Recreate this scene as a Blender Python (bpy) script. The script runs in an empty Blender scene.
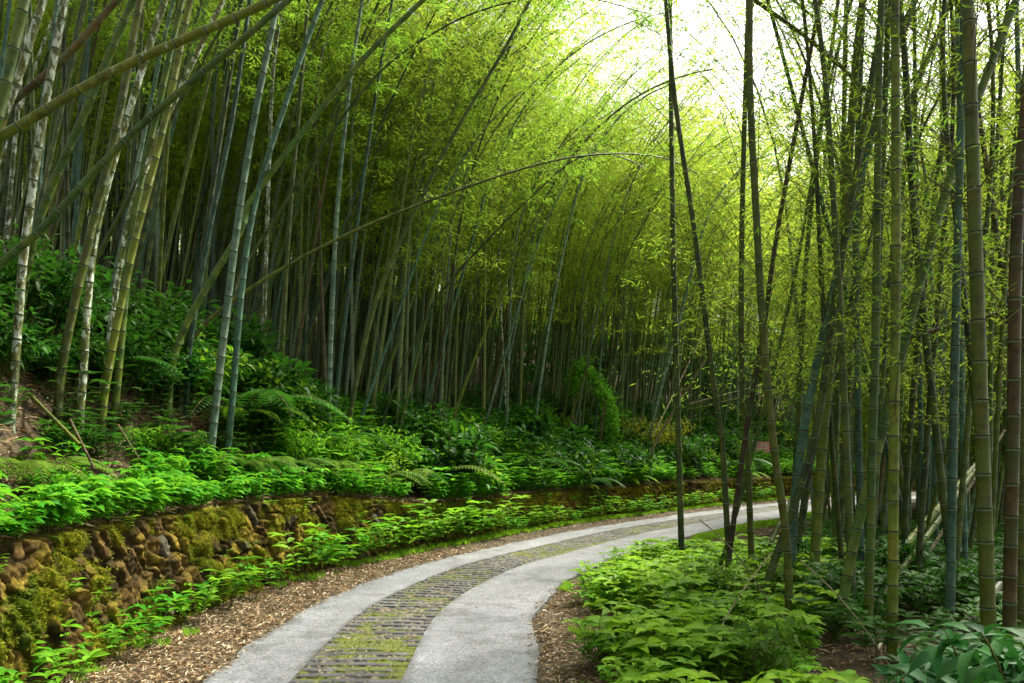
import bpy, math, random
import numpy as np
rng = np.random.default_rng(7)
random.seed(7)
scene = bpy.context.scene
R = math.radians

# ------------------------------------------------------------ camera
HZ, FPX, EYE = 453.0, 800.0, 2.0
cam = bpy.data.cameras.new('camera')
cam.lens = FPX / 1024 * 36; cam.sensor_width = 36
cam.shift_y = (HZ - 341.5) / 1024
cam.clip_start = 0.05; cam.clip_end = 2000
camo = bpy.data.objects.new('camera', cam); scene.collection.objects.link(camo)
camo.location = (0, 0, EYE); camo.rotation_euler = (R(90), 0, 0)
scene.camera = camo
# ------------------------------------------------------------ world: bright overcast sky
SUN_EL, SUN_AZ = 52, 42            # azimuth measured from +Y (straight ahead) towards +X
world = bpy.data.worlds.new('World'); scene.world = world; world.use_nodes = True
nt = world.node_tree; nt.nodes.clear()
sky = nt.nodes.new('ShaderNodeTexSky'); sky.sky_type = 'NISHITA'; sky.sun_disc = False
sky.sun_elevation = R(SUN_EL); sky.sun_rotation = R(SUN_AZ)
sky.air_density = 1.0; sky.dust_density = 6.0; sky.ozone_density = 0.6
hs = nt.nodes.new('ShaderNodeHueSaturation'); hs.inputs['Saturation'].default_value = 0.22
bg = nt.nodes.new('ShaderNodeBackground'); bg.inputs['Strength'].default_value = 0.15
wo = nt.nodes.new('ShaderNodeOutputWorld')
nt.links.new(sky.outputs[0], hs.inputs['Color']); nt.links.new(hs.outputs[0], bg.inputs['Color'])
nt.links.new(bg.outputs[0], wo.inputs['Surface'])
sun = bpy.data.lights.new('sun', 'SUN'); sun.energy = 5.0; sun.angle = R(10); sun.color = (1, .94, .80)
suno = bpy.data.objects.new('sun', sun); scene.collection.objects.link(suno)
suno.rotation_euler = (R(90 - SUN_EL), 0, R(180 - SUN_AZ))
vs = scene.view_settings
vs.view_transform = 'Standard'; vs.look = 'None'; vs.gamma = 1; vs.use_curve_mapping = False
vs.exposure = 1.35
cy = scene.cycles
cy.max_bounces = 9; cy.diffuse_bounces = 6; cy.transmission_bounces = 7; cy.glossy_bounces = 2
cy.transparent_max_bounces = 4
cy.use_denoising = True

# ------------------------------------------------------------ helpers
COL = scene.collection
def mesh_np(name, V, F, mats, midx=None, col=None, smooth=False):
    """V (n,3); F (m,4) quads."""
    V = np.asarray(V, dtype=np.float32); F = np.asarray(F, dtype=np.int32)
    me = bpy.data.meshes.new(name)
    me.vertices.add(len(V)); me.vertices.foreach_set('co', V.ravel())
    k = F.shape[1]
    me.loops.add(F.size); me.loops.foreach_set('vertex_index', F.ravel())
    me.polygons.add(len(F))
    me.polygons.foreach_set('loop_start', np.arange(0, F.size, k, dtype=np.int32))
    if midx is not None: me.polygons.foreach_set('material_index', np.asarray(midx, dtype=np.int32))
    me.polygons.foreach_set('use_smooth', np.full(len(F), smooth, dtype=bool))
    for m in mats: me.materials.append(m)
    if col is not None:
        a = me.color_attributes.new('Col', 'FLOAT_COLOR', 'POINT')
        c = np.ones((len(V), 4), dtype=np.float32); c[:, :3] = col
        a.data.foreach_set('color', c.ravel())
    me.update(calc_edges=True)
    return me
def link(name, me, parent=None, loc=None):
    o = bpy.data.objects.new(name, me); COL.objects.link(o)
    if parent: o.parent = parent
    if loc is not None: o.location = loc
    return o
def tag(o, label, cat, group=None, kind=None):
    o['label'] = label; o['category'] = cat
    if group: o['group'] = group
    if kind: o['kind'] = kind
    return o
def empty(name, loc):
    o = bpy.data.objects.new(name, None); COL.objects.link(o); o.location = loc; o.empty_display_size = .1
    return o
def norm(a): return a / (np.linalg.norm(a, axis=-1, keepdims=True) + 1e-9)
def vnoise(x, y, seed=0):
    x = np.asarray(x, float); y = np.asarray(y, float)
    xi = np.floor(x).astype(np.int64); yi = np.floor(y).astype(np.int64); fx = x - xi; fy = y - yi
    def h(a, b):
        n = (a * 374761393 + b * 668265263 + seed * 974711) & 0x7fffffff
        n = ((n ^ (n >> 13)) * 1274126177) & 0x7fffffff
        return ((n ^ (n >> 16)) & 0xffff) / 65535.0
    fx = fx * fx * (3 - 2 * fx); fy = fy * fy * (3 - 2 * fy)
    return (h(xi, yi) * (1 - fx) + h(xi + 1, yi) * fx) * (1 - fy) + (h(xi, yi + 1) * (1 - fx) + h(xi + 1, yi + 1) * fx) * fy
def fbm(x, y, o=4, seed=0):
    s = 0; a = .5; f = 1
    for k in range(o): s = s + a * vnoise(x * f, y * f, seed + k); a *= .5; f *= 2.03
    return s
def sstep(a, b, x):
    t = np.clip((x - a) / (b - a), 0, 1); return t * t * (3 - 2 * t)

# ------------------------------------------------------------ materials
def new_mat(name):
    m = bpy.data.materials.new(name); m.use_nodes = True; m.node_tree.nodes.clear()
    return m, m.node_tree
def N(nt, t, **kw):
    n = nt.nodes.new(t)
    for k, v in kw.items():
        if k in n.inputs: n.inputs[k].default_value = v
        else: setattr(n, k, v)
    return n
def ramp(nt, stops, fac):
    r = nt.nodes.new('ShaderNodeValToRGB'); e = r.color_ramp.elements
    while len(e) > 1: e.remove(e[-1])
    e[0].position = stops[0][0]; e[0].color = (*stops[0][1], 1)
    for p, c in stops[1:]:
        q = e.new(p); q.color = (*c, 1)
    nt.links.new(fac, r.inputs[0]); return r.outputs[0]
def mixc(nt, fac, a, b, mode='MIX'):
    m = nt.nodes.new('ShaderNodeMix'); m.data_type = 'RGBA'; m.blend_type = mode
    for s, v in ((m.inputs[0], fac), (m.inputs[6], a), (m.inputs[7], b)):
        if isinstance(v, (int, float)): s.default_value = v
        elif isinstance(v, tuple): s.default_value = (*v, 1)
        else: nt.links.new(v, s)
    return m.outputs[2]
def leaf_mat(name, c0, c1, trans, gloss=.6, tint=.5, tcol=None, spec=.10, hue=.03):
    """leaf: diffuse + translucent, colour varied by place and by plant"""
    m, t = new_mat(name)
    geo = N(t, 'ShaderNodeNewGeometry'); nz = N(t, 'ShaderNodeTexNoise', Scale=1.3, Detail=3.0)
    t.links.new(geo.outputs['Position'], nz.inputs['Vector'])
    col = ramp(t, [(.34, c0), (.64, c1)], nz.outputs[0])
    isl = geo.outputs['Random Per Island']
    mr = N(t, 'ShaderNodeMapRange'); mr.inputs[3].default_value = .62; mr.inputs[4].default_value = 1.3
    t.links.new(isl, mr.inputs[0])
    h = N(t, 'ShaderNodeHueSaturation'); t.links.new(mr.outputs[0], h.inputs['Value']); t.links.new(col, h.inputs['Color'])
    oi = N(t, 'ShaderNodeObjectInfo'); mh = N(t, 'ShaderNodeMapRange'); mh.inputs[3].default_value = .5 - hue; mh.inputs[4].default_value = .5 + hue * .6
    t.links.new(oi.outputs['Random'], mh.inputs[0]); t.links.new(mh.outputs[0], h.inputs['Hue'])
    p = N(t, 'ShaderNodeBsdfPrincipled', Roughness=gloss); p.inputs['Specular IOR Level'].default_value = spec
    tr = N(t, 'ShaderNodeBsdfTranslucent')
    tc = mixc(t, tint, h.outputs[0], tcol or c1)
    t.links.new(tc, tr.inputs[0]); t.links.new(h.outputs[0], p.inputs['Base Color'])
    mx = N(t, 'ShaderNodeMixShader'); mx.inputs[0].default_value = trans
    t.links.new(p.outputs[0], mx.inputs[1]); t.links.new(tr.outputs[0], mx.inputs[2])
    o = N(t, 'ShaderNodeOutputMaterial'); t.links.new(mx.outputs[0], o.inputs[0])
    return m
def culm_mat(name, c0, c1, blotch=None, bl=(.50, .58), rough=.5, stripe=.45, moss=None):
    m, t = new_mat(name)
    tc = N(t, 'ShaderNodeTexCoord'); oi = N(t, 'ShaderNodeObjectInfo')
    va = N(t, 'ShaderNodeVectorMath', operation='ADD'); t.links.new(tc.outputs['Object'], va.inputs[0]); 
    sc = N(t, 'ShaderNodeVectorMath', operation='SCALE'); sc.inputs['Scale'].default_value = 37.0
    cmb = N(t, 'ShaderNodeCombineXYZ')
    for k in range(3): t.links.new(oi.outputs['Random'], cmb.inputs[k])
    t.links.new(cmb.outputs[0], sc.inputs[0]); t.links.new(sc.outputs[0], va.inputs[1])
    n1 = N(t, 'ShaderNodeTexNoise', Scale=.9, Detail=4.0); t.links.new(va.outputs[0], n1.inputs['Vector'])
    col = ramp(t, [(.38, c0), (.62, c1)], n1.outputs[0])
    n5 = N(t, 'ShaderNodeTexNoise', Scale=9.0, Detail=7.0, Roughness=.75); t.links.new(va.outputs[0], n5.inputs['Vector'])
    col = mixc(t, 1.0, col, ramp(t, [(.36, (.42, .40, .36)), (.50, (.95, .95, .95)), (.66, (1.35, 1.32, 1.2))], n5.outputs[0]), 'MULTIPLY')
    mp = N(t, 'ShaderNodeMapping'); mp.inputs['Scale'].default_value = (60, 60, 2.0); t.links.new(va.outputs[0], mp.inputs[0])
    n2 = N(t, 'ShaderNodeTexNoise', Scale=1.0, Detail=3.0); t.links.new(mp.outputs[0], n2.inputs['Vector'])
    col = mixc(t, n2.outputs[0], col, mixc(t, 1.0, col, (1 - stripe, 1 - stripe, 1 - stripe), 'MULTIPLY'))
    if moss:
        n4 = N(t, 'ShaderNodeTexNoise', Scale=3.2, Detail=6.0, Roughness=.7); t.links.new(va.outputs[0], n4.inputs['Vector'])
        f = ramp(t, [(.47, (0, 0, 0)), (.60, (1, 1, 1))], n4.outputs[0]); col = mixc(t, f, col, moss)
    if blotch:
        mp3 = N(t, 'ShaderNodeMapping'); mp3.inputs['Scale'].default_value = (1, 1, .45); t.links.new(va.outputs[0], mp3.inputs[0])
        n3 = N(t, 'ShaderNodeTexNoise', Scale=16.0, Detail=5.0, Roughness=.7); t.links.new(mp3.outputs[0], n3.inputs['Vector'])
        f = ramp(t, [(bl[0], (0, 0, 0)), (bl[1], (1, 1, 1))], n3.outputs[0]); col = mixc(t, f, col, blotch)
    h = N(t, 'ShaderNodeHueSaturation'); mr = N(t, 'ShaderNodeMapRange'); mr.inputs[3].default_value = .5; mr.inputs[4].default_value = 1.15
    t.links.new(oi.outputs['Random'], mr.inputs[0]); t.links.new(mr.outputs[0], h.inputs['Value']); t.links.new(col, h.inputs['Color'])
    p = N(t, 'ShaderNodeBsdfPrincipled', Roughness=rough); t.links.new(h.outputs[0], p.inputs['Base Color'])
    p.inputs['Specular IOR Level'].default_value = .2
    bp = N(t, 'ShaderNodeBump', Strength=.25, Distance=.004); t.links.new(n2.outputs[0], bp.inputs['Height']); t.links.new(bp.outputs[0], p.inputs['Normal'])
    o = N(t, 'ShaderNodeOutputMaterial'); t.links.new(p.outputs[0], o.inputs[0]); return m
def plain(name, c0, c1, scale=8.0, rough=.8, bump=0, attr=False, detail=5.0, spec=.3):
    m, t = new_mat(name)
    geo = N(t, 'ShaderNodeNewGeometry')
    n1 = N(t, 'ShaderNodeTexNoise', Scale=scale, Detail=detail, Roughness=.65); t.links.new(geo.outputs['Position'], n1.inputs['Vector'])
    col = ramp(t, [(.32, c0), (.68, c1)], n1.outputs[0])
    if attr:
        a = N(t, 'ShaderNodeAttribute', attribute_name='Col'); col = mixc(t, 1.0, a.outputs['Color'], col, 'MULTIPLY')
    p = N(t, 'ShaderNodeBsdfPrincipled', Roughness=rough); t.links.new(col, p.inputs['Base Color'])
    p.inputs['Specular IOR Level'].default_value = spec
    if bump:
        bp = N(t, 'ShaderNodeBump', Strength=.6, Distance=bump); t.links.new(n1.outputs[0], bp.inputs['Height']); t.links.new(bp.outputs[0], p.inputs['Normal'])
    o = N(t, 'ShaderNodeOutputMaterial'); t.links.new(p.outputs[0], o.inputs[0]); return m

M = {}
M['culm_green'] = culm_mat('culm_green', (.035, .085, .010), (.075, .15, .018), moss=(.09, .12, .01))
M['culm_blue'] = culm_mat('culm_bluegreen', (.045, .11, .065), (.085, .18, .115), rough=.55)
M['culm_dark'] = culm_mat('culm_dark', (.026, .050, .010), (.065, .10, .014), moss=(.08, .095, .01))
M['culm_olive'] = culm_mat('culm_olive', (.075, .105, .008), (.155, .18, .014), moss=(.09, .13, .008))
M['culm_brown'] = culm_mat('culm_brown', (.055, .036, .010), (.13, .085, .020), moss=(.06, .07, .01))
M['culm_pale'] = culm_mat('culm_pale', (.10, .19, .12), (.19, .28, .19), rough=.6)
M['culm_mottled'] = culm_mat('culm_mottled', (.09, .11, .02), (.17, .17, .04), blotch=(.52, .58, .46), bl=(.50, .58), moss=(.10, .13, .02))
M['culm_moss'] = culm_mat('culm_moss', (.10, .13, .015), (.20, .22, .02), blotch=(.38, .42, .28), bl=(.60, .68), moss=(.14, .17, .01))
M['dead'] = culm_mat('culm_dead', (.25, .20, .10), (.42, .36, .20))
M['node'] = plain('culm_node', (.012, .014, .008), (.035, .035, .02), 20)
M['powder'] = plain('culm_powder', (.07, .11, .045), (.13, .17, .09), 30)
M['twig'] = plain('twig', (.045, .06, .012), (.12, .12, .03), 5)
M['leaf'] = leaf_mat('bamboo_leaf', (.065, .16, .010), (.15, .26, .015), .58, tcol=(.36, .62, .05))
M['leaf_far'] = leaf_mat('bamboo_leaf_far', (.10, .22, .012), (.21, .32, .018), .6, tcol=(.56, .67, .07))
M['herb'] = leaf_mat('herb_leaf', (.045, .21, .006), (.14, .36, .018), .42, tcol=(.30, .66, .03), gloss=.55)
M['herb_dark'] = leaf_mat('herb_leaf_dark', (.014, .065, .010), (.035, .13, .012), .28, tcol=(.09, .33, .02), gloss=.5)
M['herb_lime'] = leaf_mat('herb_leaf_lime', (.12, .27, .02), (.22, .40, .02), .4, tcol=(.36, .64, .03), gloss=.55)
M['shiny'] = leaf_mat('glossy_leaf', (.015, .085, .016), (.04, .15, .026), .18, tcol=(.07, .30, .04), gloss=.55, spec=.15)
M['fern'] = leaf_mat('fern_leaf', (.05, .12, .012), (.10, .20, .02), .35, tcol=(.18, .36, .03))
M['olive_leaf'] = leaf_mat('olive_leaf', (.18, .21, .014), (.30, .32, .022), .45, tcol=(.5, .54, .04))
M['moss'] = plain('moss', (.06, .11, .008), (.16, .20, .01), 30, .95)
M['wood'] = plain('dead_wood', (.10, .07, .035), (.22, .17, .09), 14, .85, .01)
M['white_wood'] = plain('bleached_wood', (.45, .42, .34), (.62, .58, .48), 20, .7)
def litter_mat():
    m, t = new_mat('leaf_litter')
    a = N(t, 'ShaderNodeAttribute', attribute_name='Col')
    p = N(t, 'ShaderNodeBsdfPrincipled', Roughness=.6); t.links.new(a.outputs['Color'], p.inputs['Base Color'])
    o = N(t, 'ShaderNodeOutputMaterial'); t.links.new(p.outputs[0], o.inputs[0]); return m
M['litter'] = litter_mat()
M['ground'] = plain('forest_soil', (.018, .015, .007), (.085, .058, .024), 5, .95, .04)
M['wall'] = plain('mossy_stone', (.5, .5, .5), (1.3, 1.3, 1.3), 26, 1.0, .03, attr=True, detail=9.0, spec=.04)
M['strip'] = plain('cobble_surface', (.6, .6, .6), (1.3, 1.3, 1.3), 60, .8, .006, attr=True, detail=8.0)
def concrete_mat():
    m, t = new_mat('road_concrete')
    geo = N(t, 'ShaderNodeNewGeometry')
    n1 = N(t, 'ShaderNodeTexNoise', Scale=.9, Detail=6.0, Roughness=.6); t.links.new(geo.outputs['Position'], n1.inputs['Vector'])
    n2 = N(t, 'ShaderNodeTexNoise', Scale=45.0, Detail=4.0, Roughness=.8); t.links.new(geo.outputs['Position'], n2.inputs['Vector'])
    n3 = N(t, 'ShaderNodeTexNoise', Scale=6.0, Detail=5.0, Roughness=.7); t.links.new(geo.outputs['Position'], n3.inputs['Vector'])
    a = ramp(t, [(.3, (.125, .134, .139)), (.7, (.19, .20, .205))], n1.outputs[0])
    b = ramp(t, [(.34, (.38, .38, .38)), (.50, (.95, .96, .97)), (.66, (1.7, 1.7, 1.66))], n2.outputs[0])
    c = mixc(t, 1.0, a, b, 'MULTIPLY')
    d = ramp(t, [(.34, (.78, .79, .76)), (.6, (1.05, 1.05, 1.05))], n3.outputs[0])
    c = mixc(t, 1.0, c, d, 'MULTIPLY')
    at = N(t, 'ShaderNodeAttribute', attribute_name='Col'); c = mixc(t, 1.0, c, at.outputs['Color'], 'MULTIPLY')
    p = N(t, 'ShaderNodeBsdfPrincipled', Roughness=.75); t.links.new(c, p.inputs['Base Color']); p.inputs['Specular IOR Level'].default_value = .25
    bp = N(t, 'ShaderNodeBump', Strength=.5, Distance=.006); t.links.new(n2.outputs[0], bp.inputs['Height']); t.links.new(bp.outputs[0], p.inputs['Normal'])
    o = N(t, 'ShaderNodeOutputMaterial'); t.links.new(p.outputs[0], o.inputs[0]); return m
M['road'] = concrete_mat()

# ------------------------------------------------------------ plan of the place
CP = np.array([(-1.22, -30), (-1.22, -12), (-1.22, 0), (-1.22, 6.96), (-1.18, 9.8), (-.73, 12.1), (.01, 14.3), (1.3, 16.7),
               (3.2, 20.1), (6.8, 25.0), (11.0, 30.0), (16.5, 35.5), (24, 40.5), (37, 45), (65, 49), (120, 52)], float)
def catmull(P, n):
    P = np.asarray(P, float); P = np.vstack([2 * P[0] - P[1], P, 2 * P[-1] - P[-2]])
    out = []
    for i in range(1, len(P) - 2):
        t = np.linspace(0, 1, n, endpoint=False)[:, None]
        a, b, c, d = P[i - 1], P[i], P[i + 1], P[i + 2]
        out.append(.5 * (2 * b + (c - a) * t + (2 * a - 5 * b + 4 * c - d) * t ** 2 + (3 * b - 3 * c + d - a) * t ** 3))
    out.append(P[-2][None]); return np.vstack(out)
def resample(P, step=None, n=None):
    L = np.r_[0, np.cumsum(np.linalg.norm(np.diff(P, axis=0), axis=1))]
    if n is None: n = max(2, int(L[-1] / step))
    s = np.linspace(0, L[-1], n); return np.stack([np.interp(s, L, P[:, k]) for k in range(P.shape[1])], 1), s
CL, CS = resample(catmull(CP, 20), .25)
for _ in range(12): CL[1:-1] = (CL[:-2] + CL[1:-1] * 2 + CL[2:]) / 4
CT = norm(np.gradient(CL, axis=0)); CN = np.stack([CT[:, 1], -CT[:, 0]], 1)      # CN points right
S0 = CS[np.argmin(np.abs(CL[:, 1] - 6.96) + np.abs(CL[:, 0] + 1.22))]
def lateral(x, y):
    """(s, t): distance along the road and offset from its centre, right positive"""
    x = np.atleast_1d(np.asarray(x, float)).ravel(); y = np.atleast_1d(np.asarray(y, float)).ravel()
    S = np.empty(len(x)); T = np.empty(len(x))
    for a in range(0, len(x), 20000):
        b = slice(a, a + 20000)
        dx = x[b, None] - CL[None, :, 0]; dy = y[b, None] - CL[None, :, 1]
        d = dx * dx + dy * dy; i = np.argmin(d, 1); k = np.arange(len(i))
        S[b] = CS[i]; sg = dx[k, i] * CN[i, 0] + dy[k, i] * CN[i, 1]
        T[b] = np.sign(sg) * np.sqrt(d[k, i])
    return S, T
def wall_h(s): return 1.27 - .36 * sstep(S0 + 5.5, S0 + 9.5, s)
HW = 1.46; WT = 1.2                     # half road width, verge width
def ground_z(x, y):
    shp = np.shape(x); S, T = lateral(x, y); x = np.ravel(x); y = np.ravel(y)
    d = -T - (HW + WT + .12)
    w = wall_h(S)
    st = .82 - .24 * sstep(S0 + 4, S0 + 12, S)
    bank = w + st * np.clip(d - .35, 0, 3.2) + .30 * np.clip(d - 3.4, 0, 46) + .08 * np.clip(d - 49, 0, 60)
    bank = bank + .35 * (fbm(x * .5, y * .5, 3, 5) - .45) * sstep(.6, 2.5, d)
    z = np.where(d > 0, bank * sstep(.08, .34, d), 0)
    bank = bank + .38 * sstep(1.0, 1.9, d) * (1 - sstep(S0 + 6, S0 + 10, S)); z = np.where(d > 0, bank * sstep(.08, .34, d), 0)
    ve = sstep(HW, HW + .5, np.abs(T)) * .05 * fbm(x * 3, y * 3, 3, 9) + .034 * sstep(HW - .02, HW + .16, np.abs(T))
    rt = sstep(HW + .8, HW + 5, T) * (.10 * fbm(x * .6, y * .6, 3, 3)) - .03 * np.clip(T - 6, 0, 60)
    z = z + np.where(d > .1, 0, ve) + np.where(T > 0, rt, 0) - .012
    return z.reshape(shp) if shp else float(z[0])
def gz(x, y): return float(ground_z(np.array([x]), np.array([y]))[0])
def st_xy(s, t):
    i = np.clip(np.searchsorted(CS, s), 1, len(CS) - 1); f = ((s - CS[i - 1]) / (CS[i] - CS[i - 1]))
    p = CL[i - 1] * (1 - f)[:, None] + CL[i] * f[:, None]; n = norm(CN[i - 1] * (1 - f)[:, None] + CN[i] * f[:, None])
    return p + n * np.asarray(t)[:, None]

# ------------------------------------------------------------ ground
def axis(lo, hi, step, far):
    a = list(np.arange(lo, hi + 1e-6, step)); g = step; x = hi
    while x < far: g *= 1.22; x += g; a.append(x)
    g = step; x = lo; pre = []
    while x > -far: g *= 1.22; x -= g; pre.append(x)
    return np.array(pre[::-1] + a)
def grid_mesh(nx, ny):
    i = np.arange(nx - 1)[:, None] * ny + np.arange(ny - 1)[None]; i = i.ravel()
    return np.stack([i, i + ny, i + ny + 1, i + 1], 1)
ax = axis(-14, 16, .13, 420); ay = axis(2, 42, .13, 420)
X, Y = np.meshgrid(ax, ay, indexing='ij')
Z = ground_z(X, Y)
g = link('ground', mesh_np('ground', np.stack([X.ravel(), Y.ravel(), Z.ravel()], 1), grid_mesh(len(ax), len(ay)), [M['ground']], smooth=True))
g['kind'] = 'structure'; g['label'] = 'brown forest floor of soil and dead leaves'

# ------------------------------------------------------------ road: two concrete tracks with a cobbled strip between
F1, F2 = .262, .59
def road_sheet(name, t0, t1, edge0=0, edge1=0):
    s = np.r_[np.arange(S0 - 20, S0 - 3, .2), np.arange(S0 - 3, S0 + 14, .02), np.arange(S0 + 14, S0 + 75, .08)]; nt_ = 22
    V = []; C = []
    a = t0 + edge0 * (fbm(s * 1.7, s * 0, 4, 21) - .47) * .22; b = t1 + edge1 * (fbm(s * 1.9, s * 0 + 5, 4, 22) - .47) * .14
    prof = [(0, -.10)] + [(k / (nt_ - 1), 0) for k in range(nt_)] + [(1, -.10)]
    for f, dz in prof:
        t = a * (1 - f) + b * f; p = st_xy(s, t)
        V.append(np.c_[p, np.full(len(s), .035 + dz) + .004 * fbm(s * .7, t, 2, 4)])
        e = np.minimum(np.abs(t - a), np.abs(b - t)); w = sstep(0, .09, e) * .4 + .6
        w = np.maximum(w, sstep(.42, .55, fbm(s * 4, t * 4, 3, 8)))
        jn = np.abs((s + .35 * (t - t0) + .7) / 3.3 - np.round((s + .35 * (t - t0) + .7) / 3.3)) * 3.3; w = w * (1 - .35 * (1 - sstep(.004, .022, jn)))
        w = w * (.72 + .5 * fbm(s * .8, t * 2.5, 4, 15)) * (1 - .25 * sstep(.60, .66, fbm(s * 2.2, t * 2.2, 4, 18)))
        tint = np.stack([w, w * (.98 + 0 * w), w * (.90 + .1 * w)], 1)
        C.append(tint)
    V = np.array(V); C = np.array(C); n = len(s)
    o = link(name, mesh_np(name, V.reshape(-1, 3), grid_mesh(len(prof), n)[:, ::-1], [M['road']], col=C.reshape(-1, 3), smooth=False))
    o['kind'] = 'structure'; return o
W = 2 * HW
o = road_sheet('road', -HW, -HW + F1 * W, 1, 0); o['label'] = 'grey concrete wheel track beside the stone wall'
o = road_sheet('road', -HW + F2 * W, HW, 0, 1); o['label'] = 'grey concrete wheel track on the inside of the bend'
def strip():
    s = np.r_[np.arange(S0 - 2.5, S0 + 7, .014), np.arange(S0 + 7, S0 + 16, .028), np.arange(S0 + 16, S0 + 70, .08)]
    t = np.linspace(-HW + F1 * W - .0, -HW + F2 * W + .0, 66)
    Sg, Tg = np.meshgrid(s, t, indexing='ij')
    u = (Sg + .03 * (fbm(Tg * 2.2, Sg * .8, 3, 31) - .5) + .012 * np.sin(Tg * 9)) / .188
    row = np.floor(u); f = u - row
    e0 = .04 + .10 * vnoise(row, Tg * 5, 3); e1 = .60 + .10 * vnoise(row, Tg * 6, 5)
    slab = sstep(e0 - .05, e0 + .03, f) * (1 - sstep(e1 - .03, e1 + .05, f))
    jx = Tg / .42 + vnoise(row, row * 0, 7) * 5; jf = np.abs(jx - np.round(jx)) * .42
    slab = slab * (.25 + .75 * sstep(.004, .016, jf))
    broken = sstep(.60, .68, fbm(Sg * 2.1, Tg * 2.3, 4, 12)); slab = slab * (1 - broken * .85)
    rough = fbm(Sg * 26, Tg * 26, 3, 40); fine = fbm(Sg * 8, Tg * 8, 3, 44)
    z = .006 + slab * (.022 + .010 * fine) + (1 - slab) * (.026 * rough)
    ed = np.minimum(Tg - t[0], t[-1] - Tg)
    grey = np.stack([.04 + .06 * fine] * 3, -1) * np.array([.97, 1.0, 1.0])
    tone = vnoise(row, np.floor(jx), 51)[..., None]; grey = grey * (.65 + .8 * tone)
    mossy = .40 * fbm(Sg * 1.1, Tg * 1.4, 3, 64) + .66 * fbm(Sg * 7, Tg * 4, 4, 62) + .11 + .12 * (1 - sstep(0, .12, t[-1] - Tg))
    mossc = np.array([.095, .115, .010]) * (.6 + .7 * rough[..., None])
    soil = np.where((rough > .52)[..., None], np.array([.18, .14, .08]), np.array([.04, .036, .025]))
    gapc = soil * (1 - sstep(.58, .66, mossy))[..., None] + mossc * sstep(.58, .66, mossy)[..., None]
    sm = sstep(.66, .78, mossy)[..., None]; slabc = grey * (1 - sm) + mossc * sm
    C = slabc * slab[..., None] + gapc * (1 - slab[..., None])
    p = st_xy(Sg.ravel(), Tg.ravel())
    o = link('cobbled_strip', mesh_np('cobbled_strip', np.c_[p, z.ravel()], grid_mesh(len(s), len(t))[:, ::-1], [M['strip']], col=C.reshape(-1, 3), smooth=False))
    o['kind'] = 'structure'; o['label'] = 'mossy strip of cross laid dark stones down the middle of the road'
strip()

# ------------------------------------------------------------ stone wall
def hash2(a, b, k):
    n = (a * 73856093 ^ b * 19349663 ^ k * 83492791) & 0x7fffffff
    n = ((n ^ (n >> 13)) * 1274126177) & 0x7fffffff
    return ((n ^ (n >> 15)) & 0xffff) / 65535.0
def voronoi(u, v):
    iu = np.floor(u).astype(np.int64); iv = np.floor(v).astype(np.int64)
    d1 = np.full(u.shape, 9.); d2 = np.full(u.shape, 9.); c = np.zeros(u.shape); tl = np.zeros(u.shape)
    for du in (-1, 0, 1):
        for dv in (-1, 0, 1):
            a = iu + du; b = iv + dv
            pu = a + .5 + .7 * (hash2(a, b, 1) - .5); pv = b + .5 + .7 * (hash2(a, b, 2) - .5)
            d = np.hypot(u - pu, v - pv); h = hash2(a, b, 3)
            new = d < d1; d2 = np.where(new, d1, np.minimum(d2, d)); c = np.where(new, h, c); tl = np.where(new, (u - pu) * (hash2(a, b, 4) - .5) + (v - pv) * (hash2(a, b, 5) - .35), tl); d1 = np.where(new, d, d1)
    return d1, d2, c, tl
MOSSPTS = []
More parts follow.
